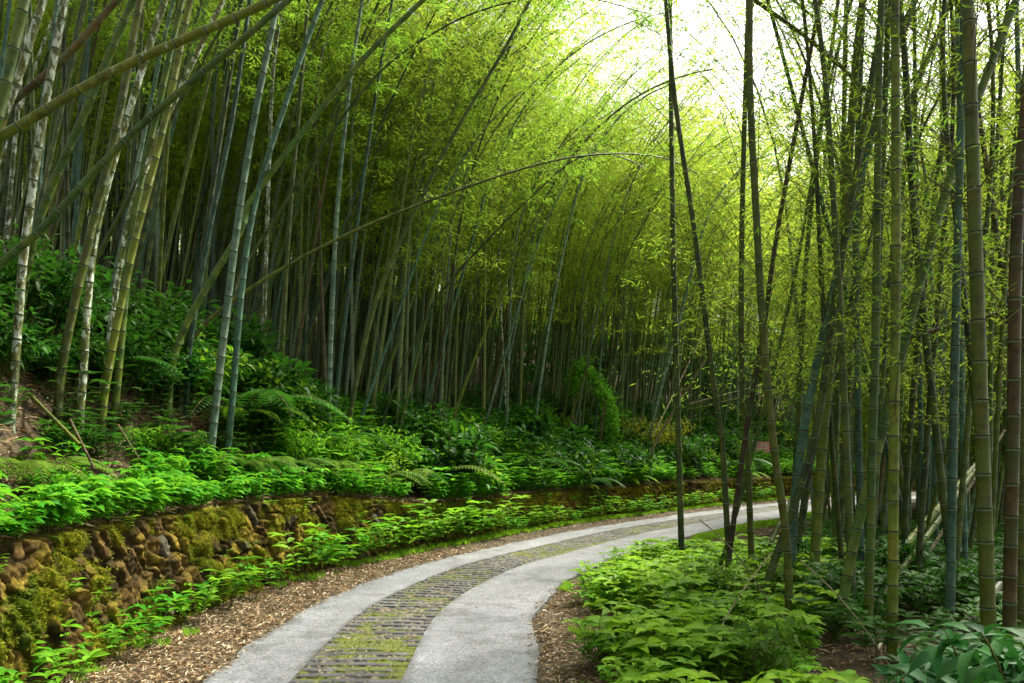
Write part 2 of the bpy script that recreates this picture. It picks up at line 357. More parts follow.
def wall_mesh(name, s, n_up):
    v = np.linspace(-.05, 1, n_up)
    Sg, Vg = np.meshgrid(s, v, indexing='ij'); h = wall_h(Sg) + .07 * (fbm(Sg * 1.6, Sg * 0, 3, 70) - .45)
    Zg = Vg * h
    wx = Sg + .16 * (fbm(Sg * 3.5, Zg * 3.5, 4, 81) - .5); wz = Zg + .16 * (fbm(Sg * 3.5 + 9, Zg * 3.5, 4, 82) - .5)
    u = (wx + wz * .70) / .19; w = (wz - wx * .25) / .33
    d1, d2, c, tl = voronoi(u, w)
    e = d2 - d1
    bump = sstep(.0, .20, e + .10 * (fbm(Sg * 12, Zg * 12, 3, 77) - .5))
    rel = bump * (.02 + .05 * c + .20 * np.clip(tl, -.5, .5)) + .06 * fbm(Sg * 5.5, Zg * 5.5, 5, 90) + .012 * fbm(Sg * 45, Zg * 45, 2, 96) + .11 * np.abs(fbm(Sg * 13, Zg * 13, 5, 91) - .45) 
    T = -(HW + WT) - .16 * Vg + rel - .02
    cap = Vg > .999
    base = np.array([.105, .068, .022]); ochre = np.array([.185, .135, .022]); dark = np.array([.05, .036, .016]); grey = np.array([.10, .09, .06]); moss = np.array([.19, .17, .012]); gmoss = np.array([.07, .11, .010])
    cc = c[..., None]
    q_ = fbm(Sg * 4, Zg * 4, 4, 94)[..., None] + .25 * (cc - .5)
    C = dark + (base - dark) * sstep(.3, .45, q_) + (ochre - base) * sstep(.48, .62, q_)
    C = np.where(cc > .96, grey, C) * (.7 + .6 * fbm(Sg * 9, Zg * 9, 3, 95))[..., None]
    f = sstep(.38, .56, fbm(Sg * 2.1, Zg * 2.6, 4, 97) + .42 * (fbm(Sg * 13, Zg * 13, 3, 98) - .5) + .10 * (Vg - .5) + .10 * (c - .5))[..., None]
    f2 = sstep(.5, .62, fbm(Sg * 1.4 + 30, Zg * 1.6, 4, 99))[..., None]
    C = C * (.25 + 1.6 * fbm(Sg * 20, Zg * 20, 4, 92))[..., None]
    C = C * (1 - f) + (moss * (1 - f2) + gmoss * f2) * f * (.7 + .6 * fbm(Sg * 30, Zg * 30, 2, 93))[..., None] + 0
    MOSSPTS.append((st_xy(Sg.ravel(), (T + .004).ravel()), Zg.ravel(), (f[..., 0] * bump).ravel(), Sg.ravel()))
    joint = (1 - bump)[..., None] * .75; C = C * (1 - joint) + np.array([.018, .016, .010]) * joint
    P = st_xy(Sg.ravel(), T.ravel()); V = np.c_[P, Zg.ravel()]
    ns = len(s)
    V = V.reshape(ns, n_up, 3); C = C.reshape(ns, n_up, 3)
    Tt = T[:, -1]; rows = []; cols = []
    for dt, dz in ((-.12, .035), (-.30, .04), (-.50, .0), (-.50, -.9)):
        p = st_xy(s, Tt * 0 - (HW + WT) - .16 + dt); rows.append(np.c_[p, Zg[:, -1] + dz + .03 * (fbm(s * 5, s * 0 + dt, 3, 66) - .5)]); cols.append(moss * .5 + np.array([.08, .055, .02]) * np.ones((ns, 1)))
    V = np.concatenate([V, np.stack(rows, 1)], 1); C = np.concatenate([C, np.stack(cols, 1)], 1)
    return mesh_np(name, V.reshape(-1, 3), grid_mesh(ns, n_up + 4), [M['wall']], col=C.reshape(-1, 3), smooth=True)
s = np.r_[np.arange(S0 - 6, S0 - 1.5, .05), np.arange(S0 - 1.5, S0 + 6, .014), np.arange(S0 + 6, S0 + 13, .022), np.arange(S0 + 13, S0 + 62, .05)]
o = link('stone_wall', wall_mesh('stone_wall', s, 84))
tag(o, 'low retaining wall of rough mossy ochre stones along the curving road', 'wall')

# ------------------------------------------------------------ tubes and culms
def frames(P):
    T = norm(np.gradient(P, axis=0)); n = np.cross(T[0], [0.2, 1, 0.1]); n /= np.linalg.norm(n) + 1e-9
    out = [n]
    for k in range(1, len(P)):
        n = n - T[k] * np.dot(n, T[k]); n /= np.linalg.norm(n) + 1e-9; out.append(n)
    A = np.array(out); return T, A, np.cross(T, A)
def tube(P, r, sides):
    T, A, B = frames(P); th = np.arange(sides) * 2 * math.pi / sides
    V = P[:, None] + r[:, None, None] * (np.cos(th)[None, :, None] * A[:, None] + np.sin(th)[None, :, None] * B[:, None])
    n = len(P); i = np.arange(n - 1)[:, None] * sides; j = np.arange(sides)[None]; j2 = (j + 1) % sides
    F = np.stack([i + j, i + j2, i + sides + j2, i + sides + j], -1).reshape(-1, 4)
    return V.reshape(-1, 3), F
def culm_geo(P, r0, r1, sides=8, gap=.30, seed=0):
    """bamboo stem: swollen dark node rings with a pale powdery band below each"""
    rg = np.random.default_rng(seed)
    Pd, L = resample(P, .05); tot = L[-1]
    s = 0; st = []; mi = []
    x = 0.12 + rg.random() * .1; nodes = []
    while x < tot: nodes.append(x); x += (gap * (.65 + .5 * min(1, x / 3))) * (.92 + .16 * rg.random())
    prev = 0
    st.append((0, 1.12)); 
    for q in nodes:
        if q + .03 >= tot or q - .05 <= prev: continue
        st += [(q - .022, 1.0), (q - .007, 1.0), (q, 1.09), (q + .003, 1.08), (q + .012, .95)]
        mi += [0, 2, 1, 1, 0]
        prev = q + .02
    st.append((tot, 1.0)); mi.append(0)
    sv = np.array([a for a, b in st]); m = np.array([b for a, b in st])
    f = sv / tot
    rad = (r0 + (r1 - r0) * np.clip(f, 0, 1) ** 1.15) * m
    C = np.stack([np.interp(sv, L, Pd[:, k]) for k in range(3)], 1)
    V, F = tube(C, rad, sides)
    return V, F, np.repeat(np.array(mi), sides)
# ------------------------------------------------------------ leaves
def leaf_quads(B, D, L, Wd, up=None, fold=.12):
    """B base points, D directions; one diamond per leaf"""
    n = len(B); D = norm(D)
    U = rng.normal(size=(n, 3)) * .45 + np.array([0, 0, 1.0]) if up is None else up
    S = norm(np.cross(D, U)); Nn = np.cross(S, D)
    L = L[:, None]; Wd = Wd[:, None]
    m = B + D * L * .42
    V = np.stack([B, m + S * Wd * .5 + Nn * Wd * fold, B + D * L - Nn * L * .10, m - S * Wd * .5 + Nn * Wd * fold], 1)
    F = np.arange(n * 4).reshape(n, 4)
    return V.reshape(-1, 3), F
def leaf_fine(B, D, L, Wd, droop=.35, up=None, nseg=4):
    """folded, drooping broad leaf: nseg*2 quads, one island each"""
    n = len(B); D = norm(D)
    U = rng.normal(size=(n, 3)) * .25 + np.array([0, 0, 1.0]) if up is None else up
    S = norm(np.cross(D, U)); Nn = np.cross(S, D)
    prof = {3: [.12, 1, .72, .03], 4: [.10, .85, 1, .62, .02]}[nseg]
    pts = []
    for k in range(nseg + 1):
        f = k / nseg; c = B + D * (L * f)[:, None] * (1 - .15 * droop * f) - Nn * (L * droop * f * f * .55)[:, None]
        w = (Wd * prof[k] * .5)[:, None]
        pts.append(np.stack([c - S * w + Nn * w * .35, c, c + S * w + Nn * w * .35], 1))
    V = np.stack(pts, 1).reshape(n, -1, 3); per = V.shape[1]
    f = []
    for k in range(nseg):
        a = k * 3; f += [(a, a + 1, a + 4, a + 3), (a + 1, a + 2, a + 5, a + 4)]
    F = (np.array(f)[None] + (np.arange(n) * per)[:, None, None]).reshape(-1, 4)
    return V.reshape(-1, 3), F
class Acc:
    def __init__(s): s.V = []; s.F = []; s.M = []; s.C = []; s.n = 0
    def add(s, V, F, m=0, c=None):
        s.V.append(V); s.F.append(F + s.n); s.n += len(V)
        s.M.append(np.broadcast_to(np.asarray(m), (len(F),)))
        if c is not None: s.C.append(c)
    def arr(s): return np.concatenate(s.V), np.concatenate(s.F), np.concatenate(s.M)
    def mesh(s, name, mats, smooth=False):
        V, F, m = s.arr(); return mesh_np(name, V, F, mats, m, np.concatenate(s.C) if s.C else None, smooth)
def crown_geo(P, f0, nb, light=False, leaf=.14, wd=.024, per=60, blen=1.5, twig=.006, droop=.5, sparse=0, seed=0, f1=.99, tsides=3):
    """branches at the nodes with fans of narrow leaves; returns Acc (0 twig, 1 leaf)"""
    global rng
    keep = rng; rng = np.random.default_rng(seed)
    acc = Acc(); Pd, L = resample(P, .05); tot = L[-1]
    fs = f0 + (f1 - f0) * (np.arange(nb) + rng.random(nb)) / nb
    az = rng.random() * 6.28 + np.arange(nb) * 2.4 + rng.normal(size=nb) * .5
    for k in range(nb):
        f = fs[k]; i = min(len(Pd) - 2, int(f * (len(Pd) - 1))); b = Pd[i]; T = norm(Pd[i + 1] - Pd[i])
        w = (f - f0) / (1 - f0 + 1e-6); ln = blen * (.55 + .75 * math.sin(math.pi * min(1, .15 + w * .8))) * (.7 + .6 * rng.random())
        el = .75 - .25 * w + rng.normal() * .15
        d = np.array([math.cos(az[k]) * math.cos(el), math.sin(az[k]) * math.cos(el), math.sin(el)]) + T * .35; d /= np.linalg.norm(d)
        q = np.linspace(0, 1, 7)[:, None]
        B = b + d * ln * q + np.array([0, 0, -1.0]) * (droop * ln * .75) * q ** 2.1
        acc.add(*(tube(B, np.linspace(twig, twig * .3, 7), tsides) if not light else tube(B[::3], np.linspace(twig, twig * .3, 3), 3)), 0)
        # side twigs
        nt_ = 5
        for h in range(nt_):
            g = .22 + .76 * (h + rng.random()) / nt_; o = np.array([np.interp(g, q[:, 0], B[:, c]) for c in range(3)])
            dd = norm(norm(B[-1] - B[0]) * .6 + rng.normal(size=3) * np.array([.75, .75, .3])); l2 = ln * .36 * (1.1 - .5 * g)
            q2 = np.linspace(0, 1, 4)[:, None]; B2 = o + dd * l2 * q2 + np.array([0, 0, -1.0]) * .35 * l2 * q2 ** 2
            if not light: acc.add(*tube(B2, np.linspace(twig * .5, twig * .2, 4), 3), 0)
            m = max(3, int(per / nt_ * (.6 + .8 * rng.random())))
            fr = rng.random(m) ** .7; base = np.stack([np.interp(fr, q2[:, 0], B2[:, c]) for c in range(3)], 1)
            base = base + rng.normal(size=(m, 3)) * .05 * l2 / .4
            a = rng.random(m) * 6.28
            D = np.stack([np.cos(a), np.sin(a), -.15 - .75 * rng.random(m)], 1) + dd * .7
            Ls = leaf * (.65 + .7 * rng.random(m)); acc.add(*leaf_quads(base, D, Ls, Ls / leaf * wd), 1)
    rng = keep
    return acc

GROUP_B = 'bamboo stems of the grove'
def build_bamboo(P, r0, r1, mat, label, group, sides=9, crown=None, gap=.3, seed=0, cat='bamboo', crownmat='leaf', name='bamboo'):
    P = np.asarray(P, float); base = P[0].copy(); Q = P - base
    e = empty(name, base)
    V, F, m = culm_geo(Q, r0, r1, sides, gap, seed)
    link('culm', mesh_np('culm', V, F, [M[mat], M['node'], M['powder']], m, smooth=True), e)
    if crown:
        acc = crown_geo(Q, seed=seed, **crown); link('crown', acc.mesh('crown', [M['twig'], M[crownmat]]), e)
    tag(e, label, cat, group); return e

# ------------------------------------------------------------ hero stems, each with its own place, width and lean
def hero(label, mat, Yb, dia, xb, pts, dY=0., total=14, crown=None, group='tall bamboo stems', gap=.30, bend=.25, f0=.55, dtop=.45, nb=16, per=70, leaf=.13, sides=12, blen=1.5, seed=None, endhere=False, zb=None):
    seed = seed if seed is not None else int(abs(xb) * 13 + Yb * 7)
    Xb = (xb - 512) * Yb / FPX; P = [np.array([Xb, Yb, (gz(Xb, Yb) if zb is None else zb) - .12])]
    n = len(pts)
    for k, (x, y) in enumerate(pts):
        Yk = Yb + dY * (k + 1) / n; P.append(np.array([(x - 512) * Yk / FPX, Yk, EYE - (y - HZ) * Yk / FPX]))
    P = catmull(np.array(P), 12)
    if not endhere:
        ln = np.linalg.norm(np.diff(P, axis=0), axis=1).sum(); d = norm(P[-1] - P[-4])
        p = P[-1]; ext = []; rem = max(1.5, total - ln); st = rem / 12
        side = np.array([d[0], d[1], 0]) + np.array([.02, 0, 0]); side = norm(side)
        for k in range(12):
            d = norm(d + (side * .9 + np.array([0, 0, -.9])) * bend * .12 * (1 + k * .22)); p = p + d * st; ext.append(p)
        P = np.vstack([P, ext])
    cr = crown if crown is not None else dict(f0=f0, nb=nb, per=per, leaf=leaf, wd=leaf * .17, blen=blen)
    dia *= .88
    return build_bamboo(P, dia / 2, dia / 2 * dtop if not endhere else dia / 2 * dtop, mat, label, group, sides=sides, crown=cr or None, gap=gap, seed=seed)

GL = 'bamboo stems on the bank above the wall'; GR = 'bamboo stems of the grove inside the bend'
# grove inside the bend (right of the road)
RT = dict(group=GR, f0=.18, nb=46, per=34, leaf=.085, blen=1.6)
hero('thick brown green stem with heavy dark rings, second thick one from the photo edge', 'culm_olive', 6.3, .135, 991, [(989, 640), (982, 440), (975, 228), (968, 0)], **RT)
hero('thick mottled brown stem with no green, at the photo edge', 'culm_brown', 6.6, .125, 1009, [(1010, 580), (1013, 440), (1017, 228), (1030, 60)], **RT)
hero('slim yellow green stem cut by the photo edge beside the brown stem', 'culm_olive', 7.2, .08, 1021, [(1021, 600), (1022, 440), (1027, 200)], **RT)
hero('straight lime green stem standing upright alone in front of the grove', 'culm_olive', 7.3, .112, 891, [(892, 668), (894, 440), (896, 228), (895, 0)], **RT)
hero('blue green waxy stem leaning strongly across the front of the grove', 'culm_blue', 10.2, .135, 789, [(790, 590), (802, 440), (848, 228), (891, 67), (915, 0)], **RT)
hero('mossy green stem leaning right behind the thick brown green stem', 'culm_green', 8.2, .125, 832, [(836, 640), (853, 547), (880, 440), (908, 328), (935, 228), (965, 133), (1016, 0)], **RT)
hero('dark stem leaning right just behind the blue green waxy one', 'culm_dark', 11.5, .13, 780, [(800, 530), (815, 441), (868, 240), (908, 110), (951, 0)], **RT)
hero('dark green stem rising between the curved brown one and the waxy one', 'culm_dark', 12.0, .10, 790, [(792, 520), (797, 441), (809, 228), (838, 0)], **RT)
hero('curved brown yellow stem rising from the clump beside the litter verge', 'culm_brown', 10.4, .085, 720, [(723, 600), (745, 440), (765, 320), (778, 228), (820, 0)], **RT)
hero('single dark straight stem standing apart at the edge of the leafy patch', 'culm_dark', 12.6, .115, 684, [(682, 560), (679, 456), (673, 228), (670, 0)], group=GR, f0=.30, nb=24, per=22, leaf=.11, blen=1.5, dtop=.5)
hero('dark green stem bending towards the single straight stem as it rises', 'culm_dark', 10.6, .095, 732, [(731, 600), (722, 440), (715, 395), (694, 228), (675, 100), (664, -20)], **RT)
hero('olive stem standing upright at the road end of the clump', 'culm_olive', 10.9, .10, 755, [(753, 600), (747, 440), (742, 395), (742, 228), (748, 0)], **RT)
hero('yellow green stem bowed towards the road in front of the waxy stem', 'culm_olive', 8.3, .10, 788, [(789, 640), (787, 545), (773, 440), (763, 330), (757, 228), (750, 90), (750, -20)], **RT)
hero('upright blue green stem behind the dark pair in the grove', 'culm_blue', 10.8, .11, 863, [(862, 590), (859, 456), (856, 228), (863, 0)], **RT)
hero('dark slim stem leaning behind the upright lime one', 'culm_dark', 12.5, .10, 838, [(846, 440), (864, 170), (888, 0)], **RT)
hero('green stem just beside the upright lime one', 'culm_green', 9.8, .105, 868, [(869, 560), (873, 456), (880, 228), (889, 0)], **RT)
hero('dark stem crossing behind the mossy leaning one', 'culm_dark', 10.8, .10, 901, [(903, 600), (908, 456), (925, 278), (951, 77), (960, 0)], **RT)
hero('thin blue green stem upright beside the thick brown green one', 'culm_blue', 10.6, .085, 967, [(967, 618), (963, 456), (960, 228), (957, 0)], **RT)
hero('thin green stem between the two thickest stems', 'culm_green', 11, .08, 991, [(990, 456), (993, 228), (1003, 50)], **RT)
hero('pale thin stem far back between the lime and the thick one', 'culm_pale', 14.5, .08, 946, [(944, 456), (942, 228), (940, 0)], **RT)
hero('blue green stem of middle size right of the upright lime one', 'culm_blue', 11.2, .088, 923, [(923, 620), (921, 440), (917, 228), (914, 0)], **RT)
hero('dark stem sloping back to the left behind the thick brown green one', 'culm_dark', 8.8, .10, 957, [(957, 620), (937, 440), (915, 228), (905, 60)], **RT)
hero('broad olive stem under the leaning pair', 'culm_olive', 10.2, .15, 813, [(814, 575), (823, 440), (842, 240), (856, 60)], **RT)
hero('green stem beside the broad olive one', 'culm_green', 11.8, .11, 834, [(835, 560), (836, 440), (842, 228), (846, 0)], **RT)
hero('dark stem fallen far over from the clump into the grove', 'culm_dark', 9.3, .11, 752, [(768, 580), (814, 440), (835, 300), (858, 160), (880, 30)], **RT)
hero('short stretch of green stem behind the mossy leaning base', 'culm_green', 8.0, .10, 868, [(869, 600), (871, 505), (876, 300), (879, 60)], **RT)
hero('slim stem leaning right out of the clump', 'culm_green', 11.5, .07, 706, [(722, 560), (748, 470), (790, 300), (822, 120)], **RT)

# bank above the wall
LT = dict(group=GL, f0=.60, nb=18, per=70, leaf=.12, blen=1.6)
hero('white blotched stem standing first from the photo edge', 'culm_mottled', 8.6, .11, 10, [(20, 295), (27, 228), (43, 117), (65, 0)], **LT)
hero('brown stem with a pale streak beside the first white blotched stem', 'culm_mottled', 8.2, .10, -60, [(-20, 190), (20, 73), (43, 0)], **LT)
hero('smooth green thick stem in the corner above the ferny bank', 'culm_green', 7.8, .125, -50, [(-20, 190), (0, 110), (25, 0)], **LT)
hero('mossy stem leaning far over across the corner, blotched with lichen', 'culm_moss', 7.6, .118, -250, [(-130, 205), (0, 137), (110, 73), (256, 8), (310, -20)], dY=.8, bend=.5, **LT)
hero('clean green stem leaning far over under the mossy one', 'culm_green', 7.9, .095, -50, [(-20, 290), (43, 228), (133, 133), (256, 28), (300, -10)], dY=.8, bend=.45, **LT)
hero('brown dead stem leaning behind the mossy leaning one', 'culm_brown', 9.5, .11, -120, [(-40, 150), (60, 62), (117, 0)], dY=.5, **LT)
hero('white blotched slender stem rising to the twin leaning stems', 'culm_mottled', 10.5, .095, 100, [(105, 370), (127, 228), (160, 133), (213, 20)], **LT)
hero('moss and lichen blotched stem left of the slender blotched one', 'culm_mottled', 9.6, .105, 78, [(83, 378), (97, 228), (143, 67), (165, 0)], **LT)
hero('mossy green stem, lowest part wrapped in leaves, on the near bank', 'culm_moss', 9.4, .12, 56, [(63, 361), (87, 248), (118, 120), (140, 0)], **LT)
hero('lichen streaked olive stem beside the slender blotched one', 'culm_moss', 10.2, .115, 100, [(107, 378), (133, 248), (165, 120), (190, 0)], **LT)
hero('thick smooth green stem leaning behind the clean leaning one', 'culm_green', 9.8, .12, 10, [(37, 228), (86, 110), (133, 0)], **LT)
hero('thick green stem rising above the blotched stems', 'culm_green', 10.5, .11, 112, [(133, 228), (160, 100), (182, 0)], **LT)
hero('pale blue green thick stem, brightest on the bank', 'culm_pale', 12.2, .14, 210, [(213, 430), (237, 228), (256, 110), (278, 0)], **LT)
hero('green stem right beside the pale blue green one', 'culm_blue', 12.6, .12, 226, [(230, 428), (250, 228), (290, 90), (322, 0)], **LT)
hero('slim pale green stem left of the bright pale one', 'culm_blue', 12.6, .10, 186, [(190, 345), (210, 228), (232, 120), (250, 0)], **LT)
hero('long green stem leaning far out over the road up to the photo top', 'culm_green', 12.0, .125, 166, [(180, 338), (240, 232), (256, 193), (356, 67), (423, 0)], dY=1.0, total=15, bend=.4, **LT)
hero('long thin stem arching low over the road, almost level at its tip', 'culm_moss', 12.4, .085, 178, [(192, 341), (256, 285), (366, 226), (512, 172), (592, 155), (660, 157), (700, 175)], dY=3.0, endhere=True, dtop=.25, group=GL, f0=.50, nb=20, per=22, leaf=.10, blen=1.2)
hero('thin dark arching stem reaching for the gap of sky', 'culm_dark', 14.0, .08, 215, [(235, 290), (269, 228), (366, 87), (439, 30), (503, 4), (575, -4), (650, 14)], dY=2.5, endhere=True, dtop=.25, group=GL, f0=.5, nb=30, per=70, leaf=.14, blen=1.2)
hero('dark stem leaning right from the middle of the bank', 'culm_dark', 16.5, .125, 345, [(350, 415), (373, 311), (403, 235), (449, 143), (504, 50), (530, 0)], total=14, **LT)
hero('pale stem of the close pair in the middle of the bank, thicker one', 'culm_pale', 16.5, .125, 327, [(328, 420), (336, 228), (348, 100), (362, 0)], **LT)
hero('pale stem of the close pair in the middle of the bank, thinner one', 'culm_blue', 16.8, .105, 331, [(334, 415), (353, 255), (372, 120), (392, 0)], **LT)
hero('olive stem standing left of the close pale pair', 'culm_olive', 15.5, .11, 277, [(280, 390), (289, 228), (300, 100), (308, 0)], **LT)
hero('thin stem leaning low from the bank above the leafy slope', 'culm_dark', 18.5, .075, 382, [(386, 411), (433, 305), (499, 228), (560, 170)], dY=1, total=11, bend=.5, **LT)
hero('olive stem leaning right of the thin low one', 'culm_olive', 20, .10, 448, [(453, 421), (496, 305), (530, 228)], total=13, **LT)
hero('pale stem curving at the back, left of the vine covered stump', 'culm_pale', 25, .12, 533, [(536, 415), (552, 308), (570, 220)], total=13, **LT)
hero('pale leaning stem behind the olive bush', 'culm_pale', 30, .15, 650, [(652, 425), (672, 348), (700, 240)], total=13, **LT)
hero('thin white dead stem slanting by the single straight stem', 'dead', 27, .12, 646, [(652, 450), (709, 355)], endhere=True, dtop=.7, crown={}, group='fallen and dead bamboo poles', gap=.4)

# ------------------------------------------------------------ the rest of the stand: copies of a few built stems
def std_path(H, lean, top, bend_y=0.0, wig=.1, seed=0):
    rg = np.random.default_rng(seed); q = np.linspace(0, 1, 24)
    x = lean * H * q + top * H * .5 * np.clip(q - .45, 0, 1) ** 2.2 * 3.0
    y = bend_y * H * q ** 2 + wig * np.sin(q * 3 + rg.random() * 6) - wig * math.sin(0)
    y = y - y[0]
    z = H * q - top * H * .42 * np.clip(q - .5, 0, 1) ** 2.4 * 2.6
    return np.stack([x, y, z], 1)
VAR = []
for k, (H, ln, tp, by) in enumerate([(13, .05, .45, .02), (14.5, .10, .35, -.04), (12, .02, .55, .05), (15, .07, .30, .0),
                                     (13.5, .16, .40, .04), (12.5, .0, .60, -.05), (14, .12, .55, .07), (11, .22, .30, -.02)]):
    P = std_path(H, ln, tp, by, .12, k)
    V, F, m = culm_geo(P, .045, .013, 9, .31, 100 + k)
    cu = mesh_np('culm', V, F, [M['culm_green'], M['node'], M['powder']], m, smooth=True)
    ac = crown_geo(P, .40 + .03 * (k % 3), 24, leaf=.115, wd=.022, per=64, blen=1.6, seed=200 + k)
    VAR.append((cu, ac.mesh('crown', [M['twig'], M['leaf']])))
    if k < 4:
        ac = crown_geo(P, .22, 26, leaf=.12, wd=.022, per=30, blen=1.5, seed=300 + k)
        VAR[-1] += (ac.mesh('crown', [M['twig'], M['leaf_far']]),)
occupied = [tuple(o.location[:2]) for o in scene.objects if o.type == 'EMPTY']
def scatter(n, xr, yr, cond, gap, tries=60000, seed=1):
    rg = np.random.default_rng(seed); out = []
    X = rg.uniform(*xr, tries); Yv = rg.uniform(*yr, tries)
    S, T = lateral(X, Yv); ok = cond(X, Yv, S, T); X = X[ok]; Yv = Yv[ok]
    for x, y in zip(X, Yv):
        if all((x - a) ** 2 + (y - b) ** 2 > gap * gap for a, b in occupied):
            out.append((x, y)); occupied.append((x, y))
            if len(out) >= n: break
    return out
def cap_scale(x, y, sc, H=14.5):
    x = np.asarray(x, float); y = np.asarray(y, float); px = 512 + FPX * x / np.maximum(y, 1)
    yt = np.interp(px, [420, 470, 510, 550, 600, 680, 740], [-400, 0, 60, 100, 105, 85, -100])
    return np.minimum(sc, np.clip((EYE + (HZ - yt) * y / FPX - ground_z(x, y)) / (H * .88), .42, 2))
def plant_bamboo(x, y, variant, rz, sc, mat, label, group, crown=1, lean=(0, 0)):
    cu, cr = VAR[variant][0], VAR[variant][crown if len(VAR[variant]) > crown else 1]
    e = empty('bamboo', (x, y, gz(x, y) - .12)); e.rotation_mode = 'QUATERNION'
    from mathutils import Quaternion
    e.rotation_quaternion = Quaternion((0, 1, 0), lean[0]) @ Quaternion((1, 0, 0), lean[1]) @ Quaternion((0, 0, 1), rz); e.scale = (sc, sc, sc)
    c = link('culm', cu, e); c.material_slots[0].link = 'OBJECT'; c.material_slots[0].material = M[mat]
    link('crown', cr, e); tag(e, label, 'bamboo', group)
KINDS = ['culm_green'] * 5 + ['culm_blue'] * 5 + ['culm_dark'] * 5 + ['culm_olive'] * 3 + ['culm_pale'] * 2 + ['culm_brown'] * 2 + ['culm_mottled']
WORD = dict(culm_green='green', culm_blue='blue green', culm_dark='dark green', culm_olive='olive', culm_pale='pale', culm_brown='brown', culm_mottled='white blotched')
rg = np.random.default_rng(11)
left = scatter(150, (-22, 12), (9, 32), lambda x, y, s, t: (t < -(HW + WT + 2.0)) & (t > -22) & (x / y > -.70) & (x / y < .24) & (y < 20 + 12 * rg.random(len(x))), .42, seed=2)
for x, y in left:
    m = KINDS[rg.integers(len(KINDS))]; v = rg.integers(8); rz = rg.normal() * .45 - .1; sc = float(cap_scale(np.array([x]), np.array([y]), .82 + .35 * rg.random())[0]); px = 512 + FPX * x / y
    zone = next(w for lim, w in ((120, 'behind the white blotched stems'), (250, 'around the pale blue green stem'), (330, 'between the pale stem and the close pair'), (430, 'behind the close pale pair'),
                                 (540, 'left of the creeper arch'), (9999, 'right of the creeper arch')) if px < lim)
    depth = 'near' if y < 15.5 else 'middle' if y < 21 else 'deep'; th = 'slender' if sc < .94 else 'stout' if sc > 1.07 else 'medium'
    plant_bamboo(x, y, v, rz, sc, m, f"{th} {WORD[m]} stem in the {depth} stand {zone}", f"{th} {WORD[m]} {depth} stems {zone}", lean=(.07 + .09 * rg.normal(), .05 * rg.normal()))
right = scatter(96, (3, 22), (8, 27), lambda x, y, s, t: (t > 4.2) & (x / y > .37) & (x / y < .70), .40, seed=3)
for x, y in right:
    m = KINDS[rg.integers(len(KINDS))]
    px = 512 + FPX * x / y; sc = .70 + .35 * rg.random(); zone = 'behind the waxy blue green one' if px < 880 else 'behind the upright lime one' if px < 940 else 'behind the two thickest'
    depth = 'near' if y < 14 else 'middle' if y < 20 else 'deep'; th = 'slender' if sc < .82 else 'stout' if sc > .95 else 'medium'
    plant_bamboo(x, y, rg.integers(4), rg.random() * 6.28, sc, m, f"{th} {WORD[m]} stem of the {depth} grove {zone}", f"{th} {WORD[m]} {depth} grove stems {zone}", crown=2, lean=(.03 + .12 * rg.normal(), .06 * rg.normal()))

# the wood behind, plus unseen side stems added for shade, one merged mesh
def mass_mat():
    m, t = new_mat('bamboo_wood_stems')
    geo = N(t, 'ShaderNodeNewGeometry')
    c = ramp(t, [(0, (.05, .09, .018)), (.25, (.10, .17, .07)), (.45, (.15, .18, .03)), (.62, (.04, .06, .02)), (.8, (.13, .22, .13)), (1, (.08, .09, .03))], geo.outputs['Random Per Island'])
    sx = N(t, 'ShaderNodeSeparateXYZ'); t.links.new(geo.outputs['Position'], sx.inputs[0])
    mm = N(t, 'ShaderNodeMath', operation='MULTIPLY_ADD'); t.links.new(sx.outputs[2], mm.inputs[0]); mm.inputs[1].default_value = 2.7; t.links.new(geo.outputs['Random Per Island'], mm.inputs[2])
    fr = N(t, 'ShaderNodeMath', operation='FRACT'); t.links.new(mm.outputs[0], fr.inputs[0])
    k = ramp(t, [(0, (.25, .25, .22)), (.06, (.3, .3, .25)), (.10, (1, 1, 1)), (.88, (1, 1, 1)), (1, (1.5, 1.5, 1.5))], fr.outputs[0])
    c = mixc(t, 1.0, c, k, 'MULTIPLY')
    p = N(t, 'ShaderNodeBsdfPrincipled', Roughness=.55); t.links.new(c, p.inputs['Base Color'])
    o = N(t, 'ShaderNodeOutputMaterial'); t.links.new(p.outputs[0], o.inputs[0]); return m
M['mass'] = mass_mat()
def low_tree(k, f0, H, ln, tp, leaf=.15, nb=30, per=54, blen=2.2):
    P = std_path(H, ln, tp, 0, .15, k); acc = Acc(); Q, _ = resample(P, n=12)
    acc.add(*tube(Q, np.linspace(.048, .015, 12), 5), 0)
    c = crown_geo(P, f0, nb, leaf=leaf, wd=leaf * .22, per=per, blen=blen, seed=500 + k, light=True)
    V, F, m = c.arr(); acc.add(V, F, m + 1); return acc.arr()
def tile(templates, pos, rz, sc, tilt=None):
    out = Acc()
    for k, (V, F, m) in enumerate(templates):
        idx = np.arange(k, len(pos), len(templates))
        if not len(idx): continue
        c, s_ = np.cos(rz[idx])[:, None], np.sin(rz[idx])[:, None]
        sc_ = sc[idx][:, None]
        x = V[None, :, 0] * c - V[None, :, 1] * s_; y = V[None, :, 0] * s_ + V[None, :, 1] * c; z = np.broadcast_to(V[None, :, 2], x.shape)
        W = np.stack([x, y, z], -1) * sc_[..., None] + pos[idx][:, None]
        Fs = (F[None] + (np.arange(len(idx)) * len(V))[:, None, None]).reshape(-1, 4)
        out.add(W.reshape(-1, 3), Fs, np.tile(m, len(idx)))
    return out
def place_z(P, dz=0):
    P = np.array(P); z = ground_z(P[:, 0], P[:, 1]); S, T = lateral(P[:, 0], P[:, 1])
    z = np.where((T < -(HW + WT) - .13) & (T > -(HW + WT) - .8), np.maximum(z, wall_h(S) + .0), z)
    return np.c_[P, z + dz]
